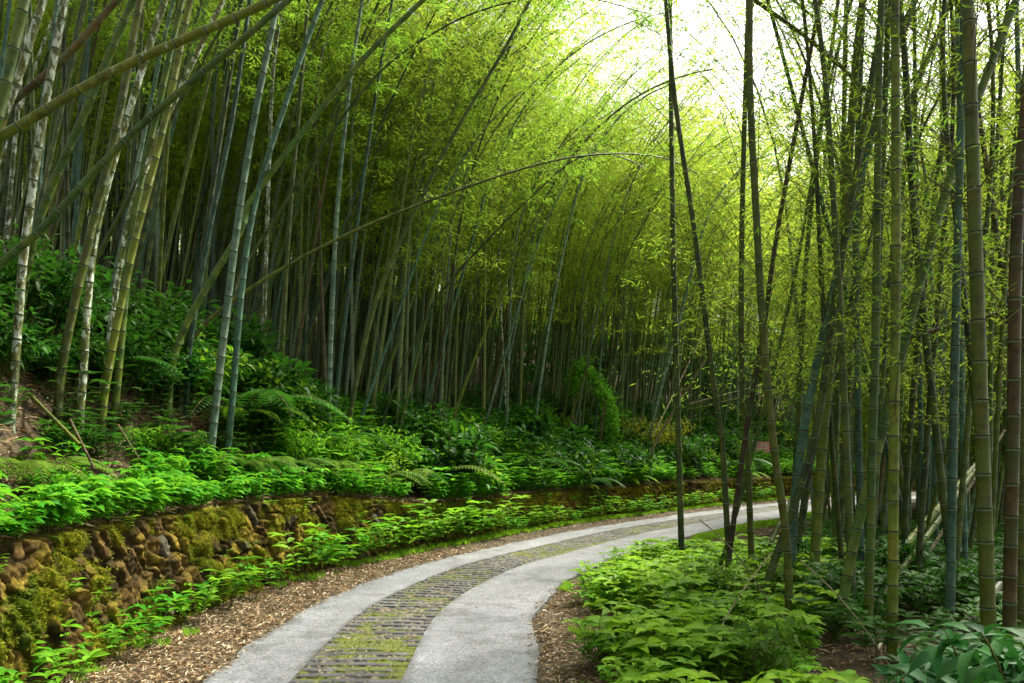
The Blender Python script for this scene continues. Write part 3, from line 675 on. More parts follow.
far = scatter(1400, (-34, 44), (17, 56), lambda x, y, s, t: (t < -(HW + WT + 2.4)) & (np.abs(x / y) < .74) & (y > 19) & (rg.random(len(x)) < np.clip((26 / y) ** 1.5, .15, 1)), .36, seed=5)
side = scatter(34, (-15, -4.5), (-7, 11), lambda x, y, s, t: (t < -(HW + WT + 2.6)) & (x / np.maximum(y, .1) < -.72), .7, seed=6) + \
       scatter(26, (5, 17), (-7, 14), lambda x, y, s, t: (t > 4) & (np.abs(x) / np.maximum(y, .1) > .74), .8, seed=7)  # stems out of view on both sides, added to block light
rfar = scatter(430, (7, 50), (19, 68), lambda x, y, s, t: (t > 3.0) & (x / y > .38) & (x / y < .74), .5, seed=8)
A = [low_tree(k, f, H, l, t) for k, (f, H, l, t) in enumerate([(.33, 13, .10, .5), (.38, 14.5, .2, .4), (.28, 12, .02, .6), (.40, 14, .15, .5), (.30, 13, .05, .7)])]
B = [low_tree(20 + k, f, H, l, t, leaf=.17, nb=34, per=36) for k, (f, H, l, t) in enumerate([(.18, 11.5, .06, .5), (.24, 14, .1, .4), (.14, 9.5, .02, .6)])]
back = scatter(420, (-46, 60), (46, 80), lambda x, y, s, t: (t < -(HW + WT + 2.4)) & (np.abs(x / y) < .76), 1.0, seed=9)
C_ = [low_tree(30 + k, .08, 14, .05, .5, leaf=.34, nb=34, per=26, blen=2.6) for k in range(3)]
big = Acc()
P = place_z(back, -.1); a = tile(C_, P, rg.random(len(P)) * 6.28, cap_scale(P[:, 0], P[:, 1], .8 + .4 * rg.random(len(P)), 14)); big.add(*a.arr())
P = place_z(far + side, -.1); a = tile(A, P, rg.normal(size=len(P)) * .6, cap_scale(P[:, 0], P[:, 1], .8 + .4 * rg.random(len(P)), 14)); big.add(*a.arr())
P = place_z(rfar, -.1); a = tile(B, P, rg.random(len(P)) * 6.28, .75 + .4 * rg.random(len(P))); big.add(*a.arr())
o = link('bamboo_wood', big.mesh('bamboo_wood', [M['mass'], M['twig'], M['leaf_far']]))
tag(o, 'the far mass of bamboo closing the view behind the nearer stems, plus unseen shade stems', 'bamboo wood', kind='stuff')

# ------------------------------------------------------------ low plants
def herb(h=.4, stems=4, pairs=4, L=.12, wd=.045, fine=True, seed=0, droop=.5, spread=.5, leafm=1):
    """upright stems with opposite leaf pairs and a top rosette"""
    global rng
    keep = rng; rng = np.random.default_rng(seed); acc = Acc()
    for k in range(stems):
        a = k * 6.28 / stems + rng.random(); hh = h * (.6 + .5 * rng.random()); out = spread * hh * (.4 + .6 * rng.random())
        b = np.array([math.cos(a), math.sin(a), 0]) * .05; q = np.linspace(0, 1, 6)[:, None]
        Pp = b + np.array([math.cos(a), math.sin(a), 0]) * out * q ** 1.4 + np.array([0, 0, 1.0]) * hh * q
        acc.add(*tube(Pp, np.linspace(.004, .002, 6), 4), 0)
        Bs = []; Ds = []; Ls = []
        for j in range(pairs):
            f = .25 + .75 * (j + .9) / pairs; f = min(f, 1); c = np.array([np.interp(f, q[:, 0], Pp[:, i]) for i in range(3)])
            r0 = rng.random() * 3 + j * 1.57; n = 2 if j < pairs - 1 else 4
            for i in range(n):
                an = r0 + i * 6.28 / n + rng.normal() * .2; Bs.append(c); Ds.append([math.cos(an), math.sin(an), .25 + .35 * rng.random()]); Ls.append(L * (.6 + .6 * rng.random()) * (1.0 if j else .8))
        Bs = np.array(Bs); Ds = np.array(Ds); Ls = np.array(Ls)
        fn = leaf_fine if fine else leaf_quads
        V, F = (leaf_fine(Bs, Ds, Ls, Ls * wd / L, droop, nseg=4 if fine == 1 else 3)) if fine else leaf_quads(Bs, Ds, Ls, Ls * wd / L)
        acc.add(V, F, leafm)
    rng = keep; return acc
def shrub_geo(h, r, n, L, wd, seed, droop=.5, fine=2, limbs=9):
    global rng
    keep = rng; rng = np.random.default_rng(seed); acc = Acc()
    for k in range(limbs):
        a = rng.random() * 6.28; e = np.array([math.cos(a) * r * (.3 + .7 * rng.random()), math.sin(a) * r * (.3 + .7 * rng.random()), h * (.55 + .45 * rng.random())])
        q = np.linspace(0, 1, 7)[:, None]; Pp = e * q + np.array([0, 0, 1.0]) * .18 * h * np.sin(q * 3.14) + rng.normal(size=3) * .05 * q
        acc.add(*tube(Pp, np.linspace(.012, .003, 7) * (h / 1.0) ** .5, 4), 0)
        m = n // limbs; f = .3 + .7 * rng.random(m) ** .6
        B = np.stack([np.interp(f, q[:, 0], Pp[:, i]) for i in range(3)], 1)
        off = norm(rng.normal(size=(m, 3)) * [1, 1, .7]) * (.05 + .22 * r * rng.random(m))[:, None]
        B = B + off; D = norm(off) + np.array([0, 0, .1]) + rng.normal(size=(m, 3)) * .3
        Ls = L * (.6 + .7 * rng.random(m)); V, F = leaf_fine(B, D, Ls, Ls * wd / L, droop, nseg=3); acc.add(V, F, 1)
    rng = keep; return acc
def fern_geo(n, L, seed, pin=.16):
    global rng
    keep = rng; rng = np.random.default_rng(seed); acc = Acc()
    for k in range(n):
        a = k * 6.28 / n + rng.random() * .6; q = np.linspace(0, 1, 26)[:, None]; ll = L * (.75 + .4 * rng.random())
        d = np.array([math.cos(a), math.sin(a), 0]); Pp = d * ll * q * .92 + np.array([0, 0, 1.0]) * ll * (.85 * q - .80 * q ** 2.2)
        acc.add(*tube(Pp, np.linspace(.006, .002, 26), 4), 0)
        T = norm(np.gradient(Pp, axis=0)); S = np.cross(T, [0, 0, 1.0]); S = norm(S)
        f = q[3:, 0]; ln = pin * np.sin(np.clip(.12 + f * .9, 0, 1) * 3.14) ** .7 + .02
        for sg in (-1, 1):
            D = S[3:] * sg + T[3:] * .45 + np.array([0, 0, -.15]); V, F = leaf_quads(Pp[3:], D, ln * ll, np.full(len(f), .034) * ll, up=np.tile([0, 0, 1.0], (len(f), 1)))
            acc.add(V, F, 1)
    rng = keep; return acc
def rot(P): return rng.random(len(P)) * 6.28
def cover(name, label, temps, P, sc, mats, dz=0, cat='ground cover'):
    P3 = place_z(P, dz); a = tile([t.arr() for t in temps], P3, rot(P3), sc[0] + (sc[1] - sc[0]) * rng.random(len(P3)))
    o = link(name, a.mesh(name, mats, True)); tag(o, label, cat, kind='stuff'); return o
def strip_pts(n, s0, s1, t0, t1, keepf=None, seed=0):
    r = np.random.default_rng(seed); s = r.uniform(S0 + s0, S0 + s1, n); t = r.uniform(t0, t1, n)
    if keepf is not None:
        k = keepf(s - S0, t, r); s = s[k]; t = t[k]
    return st_xy(s, t)
WB = -(HW + WT)                                                     # foot of the wall
tm = [herb(.44, 4, 4, .20, .075, 1, 700 + k, droop=.95) for k in range(6)]
def dens(th, sc=1.2, seed=5): return lambda s, t, r: (fbm(s * sc, t * sc, 3, seed) + .12 * (r.random(len(s)) - .5)) > th
P = strip_pts(500, -2.4, 7.2, WB - 1.0, WB - .10, dens(.35, 1.6), 1)
P = np.vstack([P, strip_pts(170, -2.4, 16, WB - .26, WB - .06, dens(.38, 1.4, 63), 61)])
cover('wall_top_herbs', 'bright green broad leaved herbs thick along the top of the near wall', tm, P, (.55, 1.05), [M['twig'], M['herb']])
tm2 = [herb(.38, 5, 4, .13, .050, 2, 720 + k) for k in range(6)]
P = np.vstack([strip_pts(1900, 6, 20, WB - 3.6, WB - .14, dens(.36, 1.0, 6), 2), strip_pts(2100, 19, 52, WB - 4.6, WB - .14, dens(.33, .6, 7), 3)])
cover('bank_herbs', 'green leafy undergrowth covering the lower bank behind the wall', tm2, P, (.7, 1.9), [M['twig'], M['herb']])
P = np.vstack([strip_pts(1100, -1, 14, WB - 5.5, WB - 1.9, dens(.38, .9, 16), 4), strip_pts(170, -2, 8, WB - 2.2, WB - 1.0, dens(.45, 1.5, 36), 37), strip_pts(1100, 12, 45, WB - 9, WB - 3.0, dens(.44, .6, 17), 5)])
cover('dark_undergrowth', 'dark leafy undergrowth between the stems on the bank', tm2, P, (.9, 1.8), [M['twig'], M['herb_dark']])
tm3 = [herb(.34, 4 + k % 3, 3, .085 + .012 * k, .04 + .006 * k, 1, 740 + k, droop=.5 + .1 * (k % 3)) for k in range(6)]
def patch_ok(s, t, r):
    p = st_xy(s + S0, t); x, y = p[:, 0], p[:, 1]
    edge = HW + .22 + .95 * fbm(s * 1.1, t * .3, 3, 44) + 1.6 * sstep(13.2, 16.5, y)
    return (t > edge) & (y < 16.8) & (x / y < .40) & ((fbm(x * 1.5, y * 1.5, 3, 45) > .33))
P = strip_pts(2100, -3, 9, HW + .3, HW + 5.2, patch_ok, 6)
cover('leafy_patch', 'bright green leafy ground plants filling the inside of the bend', tm3, P, (.45, 1.0), [M['twig'], M['herb']])
P = strip_pts(1300, -3, 9, HW + .6, HW + 4.8, patch_ok, 26)
cover('pale_leafy_patch', 'lime green young plants standing among the patch inside the bend', tm3, P, (.4, 1.5), [M['twig'], M['herb_lime']])
P = strip_pts(1500, -4, 20, HW + 2.9, HW + 12, dens(.36, .9, 19), 7)
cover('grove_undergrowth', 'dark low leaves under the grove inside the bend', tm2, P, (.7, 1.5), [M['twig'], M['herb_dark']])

# grass and moss fringe at the foot of the wall
def tuft(seed, h=.09, n=26):
    r = np.random.default_rng(seed); acc = Acc(); a = r.random(n) * 6.28
    B = np.c_[np.cos(a) * .05 * r.random(n), np.sin(a) * .05 * r.random(n), np.zeros(n)]; D = np.c_[np.cos(a) * .6, np.sin(a) * .6, .6 + r.random(n)]
    V, F = leaf_quads(B, D, h * (.6 + .7 * r.random(n)), np.full(n, .012)); acc.add(V, F, 1); return acc
tf = [tuft(k) for k in range(5)]
P = np.vstack([strip_pts(2300, -3, 40, WB - .02, WB + .48, lambda s, t, r: (r.random(len(s)) < .25 + .75 * sstep(3, 7, s)) & (fbm(s * 1.4, t * 2, 3, 51) > .42 + .25 * (t - WB) - .25 * sstep(4, 9, s)), 8),
               strip_pts(1500, -3, 30, HW + .05, HW + .9, lambda s, t, r: fbm(s * 1.1, t * 2, 3, 53) > .56 - .12 * sstep(7, 12, s), 9)])
cover('grass', 'short bright grass and moss fringing the verges', tf, P, (.6, 1.3), [M['twig'], M['herb_lime']], cat='grass')

# fallen leaves
def litter(name, label, P, L=(.035, .10), pal='tan', lift=.006, slope=False):
    global rng
    n = len(P); z = ground_z(P[:, 0], P[:, 1]) + lift + .02 * rng.random(n); S, T = lateral(P[:, 0], P[:, 1])
    z = np.where((T < WB - .14) & (T > WB - .7), np.maximum(z, wall_h(S) + .05 + .03 * rng.random(n)), z)
    z = np.where(np.abs(T) < HW, .045 + .01 * rng.random(n), z)
    a = rng.random(n) * 6.28; D = np.c_[np.cos(a), np.sin(a), rng.normal(size=n) * .25]
    U = rng.normal(size=(n, 3)) * .5 + [0, 0, 1]; Ls = rng.uniform(L[0] * .6, L[1], n)
    V, F = leaf_quads(np.c_[P, z], D, Ls, Ls * rng.uniform(.10, .24, n), up=U, fold=.2)
    pals = np.array([(.42, .28, .13), (.28, .15, .06), (.52, .40, .24), (.16, .09, .04), (.34, .22, .09), (.58, .48, .32), (.22, .15, .06)])
    c = pals[rng.integers(len(pals), size=n)] * (.6 + .6 * rng.random(n))[:, None]
    o = link(name, mesh_np(name, V, F, [M['litter']], col=np.repeat(c, 4, 0))); tag(o, label, 'dead leaves', kind='stuff')
lit = lambda n, s0, s1, t0, t1, seed, kf=None: strip_pts(n, s0, s1, t0, t1, kf, seed)
edge_fade = lambda s, t, r: r.random(len(s)) < np.where(t < 0, sstep(-HW + .22, -HW - .18, t) if False else 1 - sstep(-HW - .2, -HW + .16, t), sstep(HW - .10, HW + .12, t))
litter('leaf_litter', 'dry brown bamboo leaves lying on the verge below the wall', np.vstack([lit(30000, -3, 9, WB - .05, -HW + .2, 11, edge_fade), lit(8000, 9, 36, WB + .1, -HW + .15, 12, edge_fade)]))
litter('leaf_litter', 'tan dead leaves carpeting the verge inside the bend', np.vstack([lit(24000, -4, 6, HW - .08, HW + 2.4, 13, edge_fade), lit(22000, 6, 26, HW - .08, HW + 4.2, 14, edge_fade)]))
litter('leaf_litter', 'brown dead leaves and husks on the steep bank above the herbs', np.vstack([lit(26000, -1, 9, WB - 3.2, WB - .8, 15), lit(14000, -3, 30, WB - .66, WB - .15, 16), lit(10000, 9, 40, WB - 7, WB - 1, 17)]), L=(.06, .17))
litter('leaf_litter', 'dead leaves under the stems of the grove', lit(26000, -4, 14, HW + 1.8, HW + 8, 18), L=(.06, .16))
litter('leaf_litter', 'bits of dry leaf caught in the cobbled strip of the road', np.vstack([lit(1500, -1.5, 20, -HW + F1 * W, -HW + F2 * W, 19), lit(1000, -1, 16, -HW, HW, 20), lit(900, -2, 16, HW - .5, HW, 28, lambda s, t, r: r.random(len(s)) < ((t - HW + .5) / .5) ** 2), lit(900, -2, 16, -HW, -HW + .5, 29, lambda s, t, r: r.random(len(s)) < ((-HW + .5 - t) / .5) ** 2)]), L=(.02, .055))

# moss cushions: tiny tufts growing on the stones and between the cobbles
def moss_obj():
    global rng
    acc = Acc(); r_ = np.random.default_rng(91)
    pts, z, f, s_ = MOSSPTS[0]; w = np.where((s_ < S0 + 16) & (z > .02), f, 0); w = w / w.sum(); i = r_.choice(len(w), 34000, p=w)
    B = np.c_[pts[i], z[i]] + r_.normal(size=(len(i), 3)) * .008; n = st_xy(s_[i], np.ones(len(i))) - st_xy(s_[i], np.zeros(len(i)))
    D = np.c_[n, np.full(len(i), .35)] + r_.normal(size=(len(i), 3)) * .7; L = r_.uniform(.015, .045, len(i)); V, F = leaf_quads(B, D, L, L * .4); acc.add(V, F, 0)
    o = link('moss', acc.mesh('moss', [M['mossleaf']])); tag(o, 'yellow green moss clinging to the stones of the wall', 'moss', kind='stuff')
    acc = Acc(); n = 16000; s = r_.uniform(S0 - 2, S0 + 14, n); t = r_.uniform(-HW + F1 * W, -HW + F2 * W, n)
    m = (.40 * fbm(s * 1.1, t * 1.4, 3, 64) + .66 * fbm(s * 7, t * 4, 4, 62) + .11) > .63; s = s[m]; t = t[m]
    B = np.c_[st_xy(s, t), np.full(len(s), .02)]; D = r_.normal(size=(len(s), 3)) * [.6, .6, .2] + [0, 0, .5]; L = r_.uniform(.012, .035, len(s)); V, F = leaf_quads(B, D, L, L * .4); acc.add(V, F, 0)
    o = link('moss', acc.mesh('moss', [M['mossleaf']])); tag(o, 'green moss growing between the cobbles in the middle of the road', 'moss', kind='stuff')
M['mossleaf'] = leaf_mat('moss_leaf', (.10, .15, .008), (.20, .23, .012), .3, tcol=(.3, .36, .02))
moss_obj()

# ------------------------------------------------------------ single plants one can point to
def plant_thing(name, acc, mats, x, y, rz, sc, label, cat, group=None, dz=0, z=None):
    V, F, m = acc.arr(); V = V.copy()
    e = empty(name, (x, y, (gz(x, y) if z is None else z) + dz)); e.rotation_euler = (0, 0, rz); e.scale = (sc,) * 3
    key = id(acc)
    if key not in MC:
        res = []
        for k, nm in ((0, 'stem'), (1, 'leaves')):
            f = F[m == k]; u, inv = np.unique(f, return_inverse=True); res.append(mesh_np(nm, V[u], inv.reshape(-1, 4), [mats[k]], smooth=True))
        MC[key] = res
    for me, nm in zip(MC[key], ('stem', 'leaves')):
        c = link(nm, me, e); c.material_slots[0].link = 'OBJECT'; c.material_slots[0].material = mats[0 if nm == 'stem' else 1]
    return tag(e, label, cat, group)
MC = {}
def on_ray(px, Yv): return (px - 512) * Yv / FPX, Yv
foot = [herb(.42, 6, 5, .15, .055, 1, 800 + k, droop=.55, spread=.9) for k in range(5)]
r = np.random.default_rng(31)
def nth(n): return f"{n}{'th' if 10 < n % 100 < 14 else {1: 'st', 2: 'nd', 3: 'rd'}.get(n % 10, 'th')}"
k = 0
s = -1.6
while s < 30:
    p = st_xy(np.array([S0 + s]), np.array([WB + .10 + .14 * r.random()]))[0]
    sc = (.75 + .6 * r.random()) * (1.65 if 4.6 < s < 12 else 1.15)
    plant_thing('leafy_plant', foot[k % 5], [M['twig'], M['herb']], p[0], p[1], r.random() * 6.28, sc,
                f"broad leaved plant at the foot of the wall, {nth(k + 1)} from the near end" , 'plant', 'plants at the foot of the wall')
    k += 1; s += (.5 + .5 * r.random()) if not 4 < s < 14 else .38 + .2 * r.random()
for k in range(26):                                                  # rooted in the joints of the wall
    s = -1 + 17 * (k + r.random()) / 26; h = wall_h(S0 + s) * (.25 + .7 * r.random()); t = WB + .02 - .14 * h
    p = st_xy(np.array([S0 + s]), np.array([t]))[0]
    plant_thing('leafy_plant', foot[k % 5], [M['twig'], M['herb'] if k % 3 else M['herb_lime']], p[0], p[1], r.random() * 6.28, .30 + .35 * r.random(),
                f"small plant growing out of a wall joint, {nth(k + 1)} from the near end", 'plant', 'plants growing out of the wall', z=float(h) - .05)
sh = [shrub_geo(1.1, .6, 420, .15, .062, 820 + k) for k in range(4)]
sh2 = [shrub_geo(1.0, .6, 520, .10, .045, 830 + k) for k in range(4)]
r = np.random.default_rng(33)
spots = [(30, 8.1, .8, 'herb_dark'), (66, 8.6, .75, 'herb_dark'), (103, 9.2, .6, 'herb_dark'), (140, 9.8, .75, 'herb_dark'), (172, 10.5, .8, 'herb_dark'), (198, 11.2, .7, 'herb_dark'), (228, 11.8, .8, 'herb_dark'), (-10, 7.9, .9, 'herb_dark'), (84, 10.2, 1.0, 'herb_dark'), (15, 9.0, 1.0, 'herb_dark'), (110, 9.6, .5, 'herb_dark'), (150, 10.6, .55, 'herb'), (188, 11.6, .5, 'herb_dark'), (222, 11.9, .55, 'herb'), (245, 12.6, .6, 'herb_dark'), (272, 13.2, .6, 'herb_dark'), (20, 8.3, 1.25, 'herb_dark'), (-30, 8.0, 1.3, 'herb_dark'), (60, 9.0, .8, 'herb_dark'), (110, 10, .85, 'herb_dark'), (150, 11.3, 1.25, 'herb_dark'), (185, 11.6, 1.2, 'herb_dark'),
         (222, 12.6, 1.1, 'herb_dark'), (95, 11.5, 1.3, 'herb_dark'), (262, 14, 1.2, 'herb_dark'), (300, 15.5, 1.1, 'herb_dark'), (340, 16.2, .8, 'herb_dark'), (130, 9.3, .55, 'herb'), (205, 10.8, .6, 'herb'),
         (245, 11.8, .8, 'herb'), (285, 12.9, 1.0, 'herb'), (318, 13.9, 1.05, 'herb'), (356, 15.2, 1.1, 'herb'), (395, 17.6, 1.15, 'herb'), (445, 20, 1.3, 'herb'), (480, 21.8, 1.3, 'herb'), (375, 17.2, 1.1, 'herb'), (335, 15.2, 1.0, 'herb'), (425, 19.8, 1.2, 'herb'), (515, 24.5, 1.2, 'herb'), (550, 27, 1.2, 'herb'), (415, 22, 1.1, 'herb_dark'),
         (505, 25, 1.2, 'herb_dark'), (535, 26, 1.1, 'herb'), (560, 29, 1.3, 'herb_dark'), (375, 20, 1.1, 'herb_dark'), (465, 25, 1.3, 'herb_dark'), (170, 13.5, 1.3, 'herb_dark'), (40, 10.5, 1.5, 'herb_dark'),
         (235, 15.5, 1.3, 'herb_dark'), (10, 10, 1.6, 'herb_dark'), (525, 30, 1.4, 'herb_dark'), (640, 36, 1.2, 'herb_dark'), (690, 40, 1.2, 'herb'), (720, 42, 1.3, 'herb_dark')]
def nth(n): return f"{n}{'th' if 10 < n % 100 < 14 else {1: 'st', 2: 'nd', 3: 'rd'}.get(n % 10, 'th')}"
spots.sort(); cnt = {}
for k, (px, Yv, sc, m) in enumerate(spots):
    cnt[m] = cnt.get(m, 0) + 1
    x, y = on_ray(px, Yv); S, T = lateral([x], [y])
    if T[0] > WB - .7: p = st_xy(S, [WB - .9])[0]; x, y = p
    if S[0] < S0 + 6 and T[0] > WB - (1.8 if sc > .66 else 1.1): x, y = st_xy(S, [WB - (1.9 if sc > .66 else 1.25)])[0]; sc *= .85
    w = 'dark' if m == 'herb_dark' else 'bright green'
    plant_thing('shrub', (sh if k % 2 else sh2)[k % 4], [M['twig'], M[m]], x, y, r.random() * 6.28, sc, f"{w} leafy shrub on the bank, {nth(cnt[m])} {w} one from the near end", 'shrub', w + ' shrubs on the bank', dz=-.1)
fe = [fern_geo(11, 1.0, 860), fern_geo(9, 1.0, 861)]
for px, Yv, sc, lab in [(425, 18.2, 1.9, 'largest fern with drooping fronds on the bank by the bend'), (352, 14.4, 1.3, 'arching fern above the wall on the middle of the bank'),
                        (262, 12.4, 1.2, 'fern beside the foot of the pale blue green stem'), (22, 7.9, 1.1, 'dark fern below the white blotched stem'), (395, 16.4, 1.4, 'fern in front of the largest fern'),
                        (300, 13.4, 1.2, 'fern below the close pair of pale stems'), (505, 22.5, 1.5, 'fern furthest along the bank')]:
    x, y = on_ray(px, Yv); S, T = lateral([x], [y])
    if T[0] > WB - .7: x, y = st_xy(S, [WB - .9])[0]
    plant_thing('fern', fe[int(px) % 2], [M['twig'], M['fern']], x, y, px, sc, lab, 'fern', dz=.02)
P = strip_pts(420, 20, 50, HW + 1.3, HW + 5.5, None, 83)
mini = [shrub_geo(.55, .38, 170, .12, .05, 900 + k_, limbs=6) for k_ in range(4)] + [fern_geo(9, .8, 910)]
P = np.vstack([strip_pts(150, 5, 18, WB - 3.2, WB - .3, dens(.42, .8, 71), 72), strip_pts(190, 18, 45, WB - 4, WB - .3, dens(.42, .6, 73), 74)])
fp = scatter(520, (-30, 50), (38, 82), lambda x, y, s, t: (np.abs(x / y) < .75) & (np.abs(t) > 5), .9, seed=93)
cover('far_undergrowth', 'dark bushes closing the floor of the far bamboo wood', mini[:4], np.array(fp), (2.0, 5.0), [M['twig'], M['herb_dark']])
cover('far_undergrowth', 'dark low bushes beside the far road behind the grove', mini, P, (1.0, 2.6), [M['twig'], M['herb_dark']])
P = np.vstack([strip_pts(150, 5, 18, WB - 3.2, WB - .3, dens(.42, .8, 71), 72), strip_pts(190, 18, 45, WB - 4, WB - .3, dens(.42, .6, 73), 74)])
cover('bank_herbs', 'taller light green tufts and ferns rising out of the low growth on the bank', mini, P, (.7, 1.7), [M['twig'], M['herb_lime']])
P = np.vstack([strip_pts(14, 3, 9, WB - 2.6, WB - 2.0, None, 76), strip_pts(160, 9, 40, WB - 5, WB - .5, dens(.42, .7, 77), 78)])
cover('bank_herbs', 'darker green bushes breaking up the low growth on the bank', mini, P, (.8, 1.9), [M['twig'], M['herb_dark']])
P = strip_pts(70, -3, 9, HW + 1.6, HW + 5, patch_ok, 79)
cover('leafy_patch', 'taller dark leafy tufts and ferns among the patch inside the bend', mini, P, (.5, 1.1), [M['twig'], M['fern']])
# glossy shrub close to the camera and dark ones under the grove
gl = shrub_geo(1.0, .42, 230, .20, .066, 880, droop=.8, limbs=11)
for px, Yv, sc, m, lab in [(985, 4.5, 1.08, 'shiny', 'glossy large leaved shrub close by at the foot of the thick stems'), (1035, 4.1, 1.12, 'shiny', 'glossy shrub cut by the photo edge, nearest of all'), (930, 5.2, .72, 'shiny', 'smaller glossy shrub beside the upright lime stem'),
                           (835, 9.0, .8, 'shiny', 'blue green leaved shrub under the mossy leaning stem'), (875, 8.3, .62, 'herb_dark', 'low dark shrub behind the upright lime stem'),
                           (905, 10.5, .9, 'herb_dark', 'dark shrub deep in the grove behind the lime stem'), (800, 11.5, .8, 'herb_dark', 'dark shrub at the back of the clump of stems'), (960, 9.0, .8, 'herb_dark', 'dark shrub between the two thickest stems')]:
    x, y = on_ray(px, Yv); plant_thing('shrub', gl, [M['twig'], M[m]], x, y, px, sc, lab, 'shrub', dz=-.02)
# olive leaved low trees by the far bend
ob = shrub_geo(1.6, 1.5, 1500, .13, .04, 890, droop=.7, limbs=16)
for px, Yv, sc, lab in [(655, 30.5, 1.0, 'olive leaved bushy low tree, rightmost of the round pair'), (618, 29.5, .8, 'smaller olive leaved bush left of the round one')]:
    x, y = on_ray(px, Yv); plant_thing('bush', ob, [M['twig'], M['olive_leaf']], x, y, 0, sc, lab, 'bush')
# arch of creepers over a broken stem
def creeper():
    Yv = 27.5; pts = [(612, 470), (607, 415), (596, 385), (582, 372), (570, 372)]
    base = np.array([*on_ray(588, Yv), 0]); base[2] = gz(base[0], base[1])
    e = empty('creeper_arch', base)
    def W3(x, y): return np.array([(x - 512) * Yv / FPX, Yv, EYE - (y - HZ) * Yv / FPX]) - base
    Pa = catmull(np.array([W3(598, 470), W3(602, 425), W3(604, 395), W3(590, 376), W3(575, 366)]), 8)
    Pb = catmull(np.array([W3(574, 470), W3(573, 420), W3(574, 368)]), 8)
    acc = Acc(); acc.add(*tube(Pa, np.full(len(Pa), .06), 7)); acc.add(*tube(Pb, np.full(len(Pb), .05), 7)); link('stem', acc.mesh('stem', [M['wood']], True), e)
    n = 2300; arc = catmull(np.array([W3(572, 392), W3(576, 366), W3(592, 372), W3(606, 390), W3(613, 412), W3(612, 430)]), 12)
    i = rng.integers(len(arc), size=n); hang = rng.random(n) ** 2.2 * np.where(rng.random(n) < .35, 1.5, .35) * np.where(i > 30, 1.3, .55) * (.2 + 1.3 * vnoise(i * .45, i * 0, 7))
    B = arc[i] + rng.normal(size=(n, 3)) * [.10, .18, .10] * np.where(rng.random((n, 1)) < .3, 2.3, 1) - np.c_[np.zeros(n), np.zeros(n), hang]
    D = rng.normal(size=(n, 3)) + [0, 0, -.4]; L = rng.uniform(.07, .15, n); V, F = leaf_quads(B, D, L, L * .6); a2 = Acc(); a2.add(V, F)
    link('leaves', a2.mesh('leaves', [M['herb']]), e); tag(e, 'arch of bright creeper hanging over a broken stem', 'creeper')
creeper()
# dead poles
def pole(label, p0, p1, dia, mat='dead', group='fallen and dead bamboo poles', sag=0, name='bamboo_pole', nodes=True):
    a = np.array(p0, float); b = np.array(p1, float); q = np.linspace(0, 1, 14)[:, None]
    P = a + (b - a) * q + np.array([0, 0, -sag]) * np.sin(q * 3.1416)
    V, F, m = culm_geo(P - a, dia / 2, dia / 2 * .7, 9, .32, int(dia * 999) + int(a[1] * 10))
    o = link(name, mesh_np(name, V, F, [M[mat], M['node'], M['powder']], m, smooth=True), loc=a); tag(o, label, 'bamboo pole', group); return o
def at(px, py, Yv): return ((px - 512) * Yv / FPX, Yv, EYE - (py - HZ) * Yv / FPX)
pole('pale rail of bamboo lying level behind the far wall', at(634, 459, 33), at(728, 461, 36), .11, 'dead')
pole('brown pole lodged level high between the grove stems', at(870, 348, 9.6), at(1012, 309, 9.2), .055, 'culm_brown')
pole('thick mossy pole fallen slanting behind the lime stem', at(858, 600, 10.6), at(985, 455, 12.6), .13, 'culm_moss')
pole('olive pole fallen at a slant across the grove floor', at(862, 625, 9.6), at(975, 470, 11.5), .09, 'culm_olive')
pole('dark rotten pole leaning low between the two thickest stems', at(940, 655, 7.6), at(1000, 585, 8.4), .14, 'culm_dark')
pole('pale yellow pole slanting in front of the dark grove', at(868, 650, 10.5), at(905, 560, 11.5), .06, 'dead')
pole('pale dead pole slanting up to the right at the back of the grove', at(900, 600, 12.0), at(1005, 430, 13.0), .055, 'dead')
pole('thin fallen pole crossing behind the clump beside the litter verge', at(735, 620, 11.2), at(800, 480, 12.5), .07, 'culm_dark')
pole('thin fallen poles lying in the far stand, upper one', at(690, 404, 34), at(770, 383, 34), .09, 'dead')
pole('thin fallen poles lying in the far stand, lower one', at(690, 410, 34), at(770, 391, 34), .09, 'culm_olive')
pole('thin slanting pole by the far pink sign', at(640, 462, 30), at(720, 300, 38), .08, 'dead')
pole('dead branch hanging across the near corner of the bank', at(118, 425, 9.1), at(140, 460, 8.4), .022, 'culm_brown', 'bare sticks')
pole('bare brown stick leaning on the near bank of dead leaves', at(70, 420, 8.8), at(95, 470, 7.9), .035, 'culm_brown', 'bare sticks')
pole('mossy root like stick running down the near bank', at(30, 395, 9.2), at(80, 445, 8.2), .05, 'culm_moss', 'bare sticks')
pole('thin tan cane sprawling over the leafy patch', at(770, 555, 7.2), at(690, 690, 6.6), .012, 'dead', 'thin dry canes', sag=-.1)
pole('thin tan cane crossing before the clump base', at(700, 520, 9.0), at(790, 640, 7.6), .014, 'dead', 'thin dry canes', sag=-.15)
pole('thin dry cane stretched under the upright lime stem', at(800, 560, 6.8), at(905, 690, 6.2), .012, 'dead', 'thin dry canes', sag=-.1)
# bleached broken stake
def stake():
    P0 = np.array(at(588, 441, 26)); P1 = np.array(at(597, 462, 25.6)); P1[2] = gz(P1[0], P1[1]) - .05
    q = np.linspace(0, 1, 8)[:, None]; P = P1 + (P0 - P1) * q + rng.normal(size=(8, 3)) * .012
    V, F = tube(P - P1, np.array([.06, .055, .06, .05, .055, .045, .04, .012]), 7); a = Acc(); a.add(V, F)
    o = link('stake', a.mesh('stake', [M['white_wood']], True), loc=P1); tag(o, 'bleached white broken stake standing in the leafy far bank', 'stake')
stake()
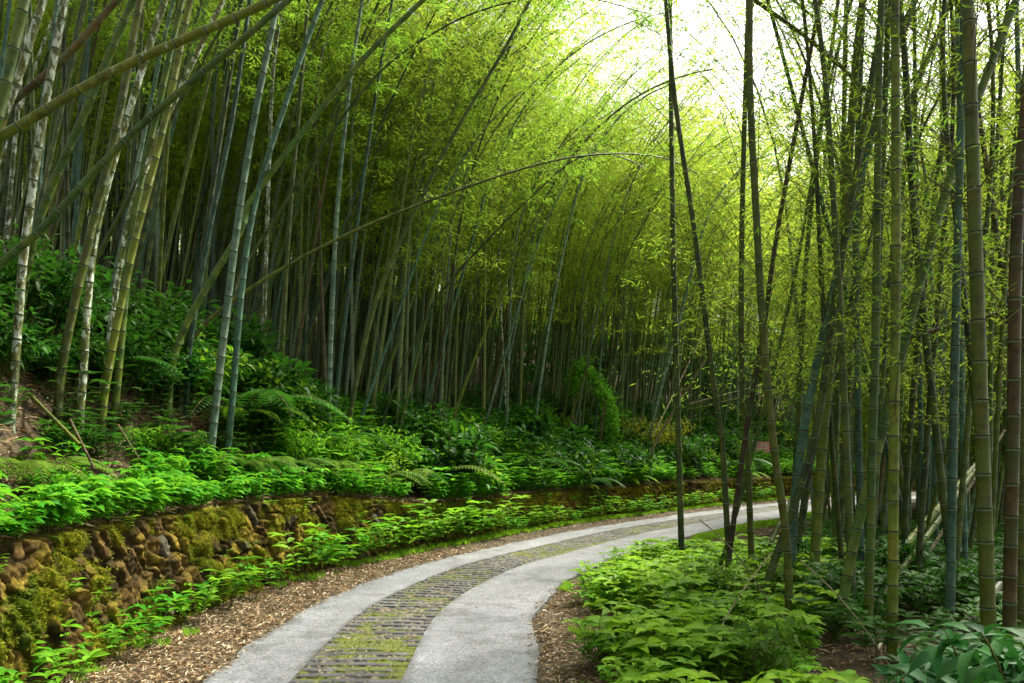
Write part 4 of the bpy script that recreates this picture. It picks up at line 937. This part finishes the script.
# far pink sign on posts
def flat(name, col, rough=.5):
    m, t = new_mat(name); p = N(t, 'ShaderNodeBsdfPrincipled', Roughness=rough)
    nz = N(t, 'ShaderNodeTexNoise', Scale=9.0, Detail=4.0); c = ramp(t, [(.35, tuple(v * .85 for v in col)), (.65, col)], nz.outputs[0])
    t.links.new(c, p.inputs['Base Color']); o = N(t, 'ShaderNodeOutputMaterial'); t.links.new(p.outputs[0], o.inputs[0]); return m
def box_geo(lo, hi):
    x0, y0, z0 = lo; x1, y1, z1 = hi
    V = np.array([(x0, y0, z0), (x1, y0, z0), (x1, y1, z0), (x0, y1, z0), (x0, y0, z1), (x1, y0, z1), (x1, y1, z1), (x0, y1, z1)])
    F = np.array([(0, 3, 2, 1), (4, 5, 6, 7), (0, 1, 5, 4), (1, 2, 6, 5), (2, 3, 7, 6), (3, 0, 4, 7)]); return V, F
def sign():
    Yv = 36; c = np.array(at(761, 447, Yv)); z0 = gz(c[0], c[1]); e = empty('sign', (c[0], c[1], z0)); h = c[2] - z0
    for sx in (-.42, .42):
        a = Acc(); a.add(*box_geo((sx - .03, .0, -.3), (sx + .03, .05, h + .3))); link('post', a.mesh('post', [M['wood']]), e)
    a = Acc(); a.add(*box_geo((-.38, -.035, h - .24), (.38, -.003, h + .24))); b = link('panel', a.mesh('panel', [flat('sign_pink', (.92, .30, .42))]), e)
    a = Acc()
    for (x0, z0_, x1, z1_) in [(-.30, .10, -.12, .14), (-.24, .02, -.20, .18), (-.30, .02, -.12, .05), (-.05, .13, .10, .16), (.0, .0, .04, .18), (-.06, .05, .11, .08), (.17, .12, .31, .15), (.22, .0, .26, .16), (.16, .0, .32, .03),
                                (-.30, -.08, .30, -.05), (-.30, -.15, .18, -.12)]:
        a.add(*box_geo((x0, -.041, h + z0_), (x1, -.036, h + z1_)))
    link('lettering', a.mesh('lettering', [flat('sign_white', (.85, .82, .82))]), e); tag(e, 'small pink sign with white characters on posts far behind the clump', 'sign')
sign()
# ------------------------------------------------------------ soft glare of the gap is only sky: nothing more is built
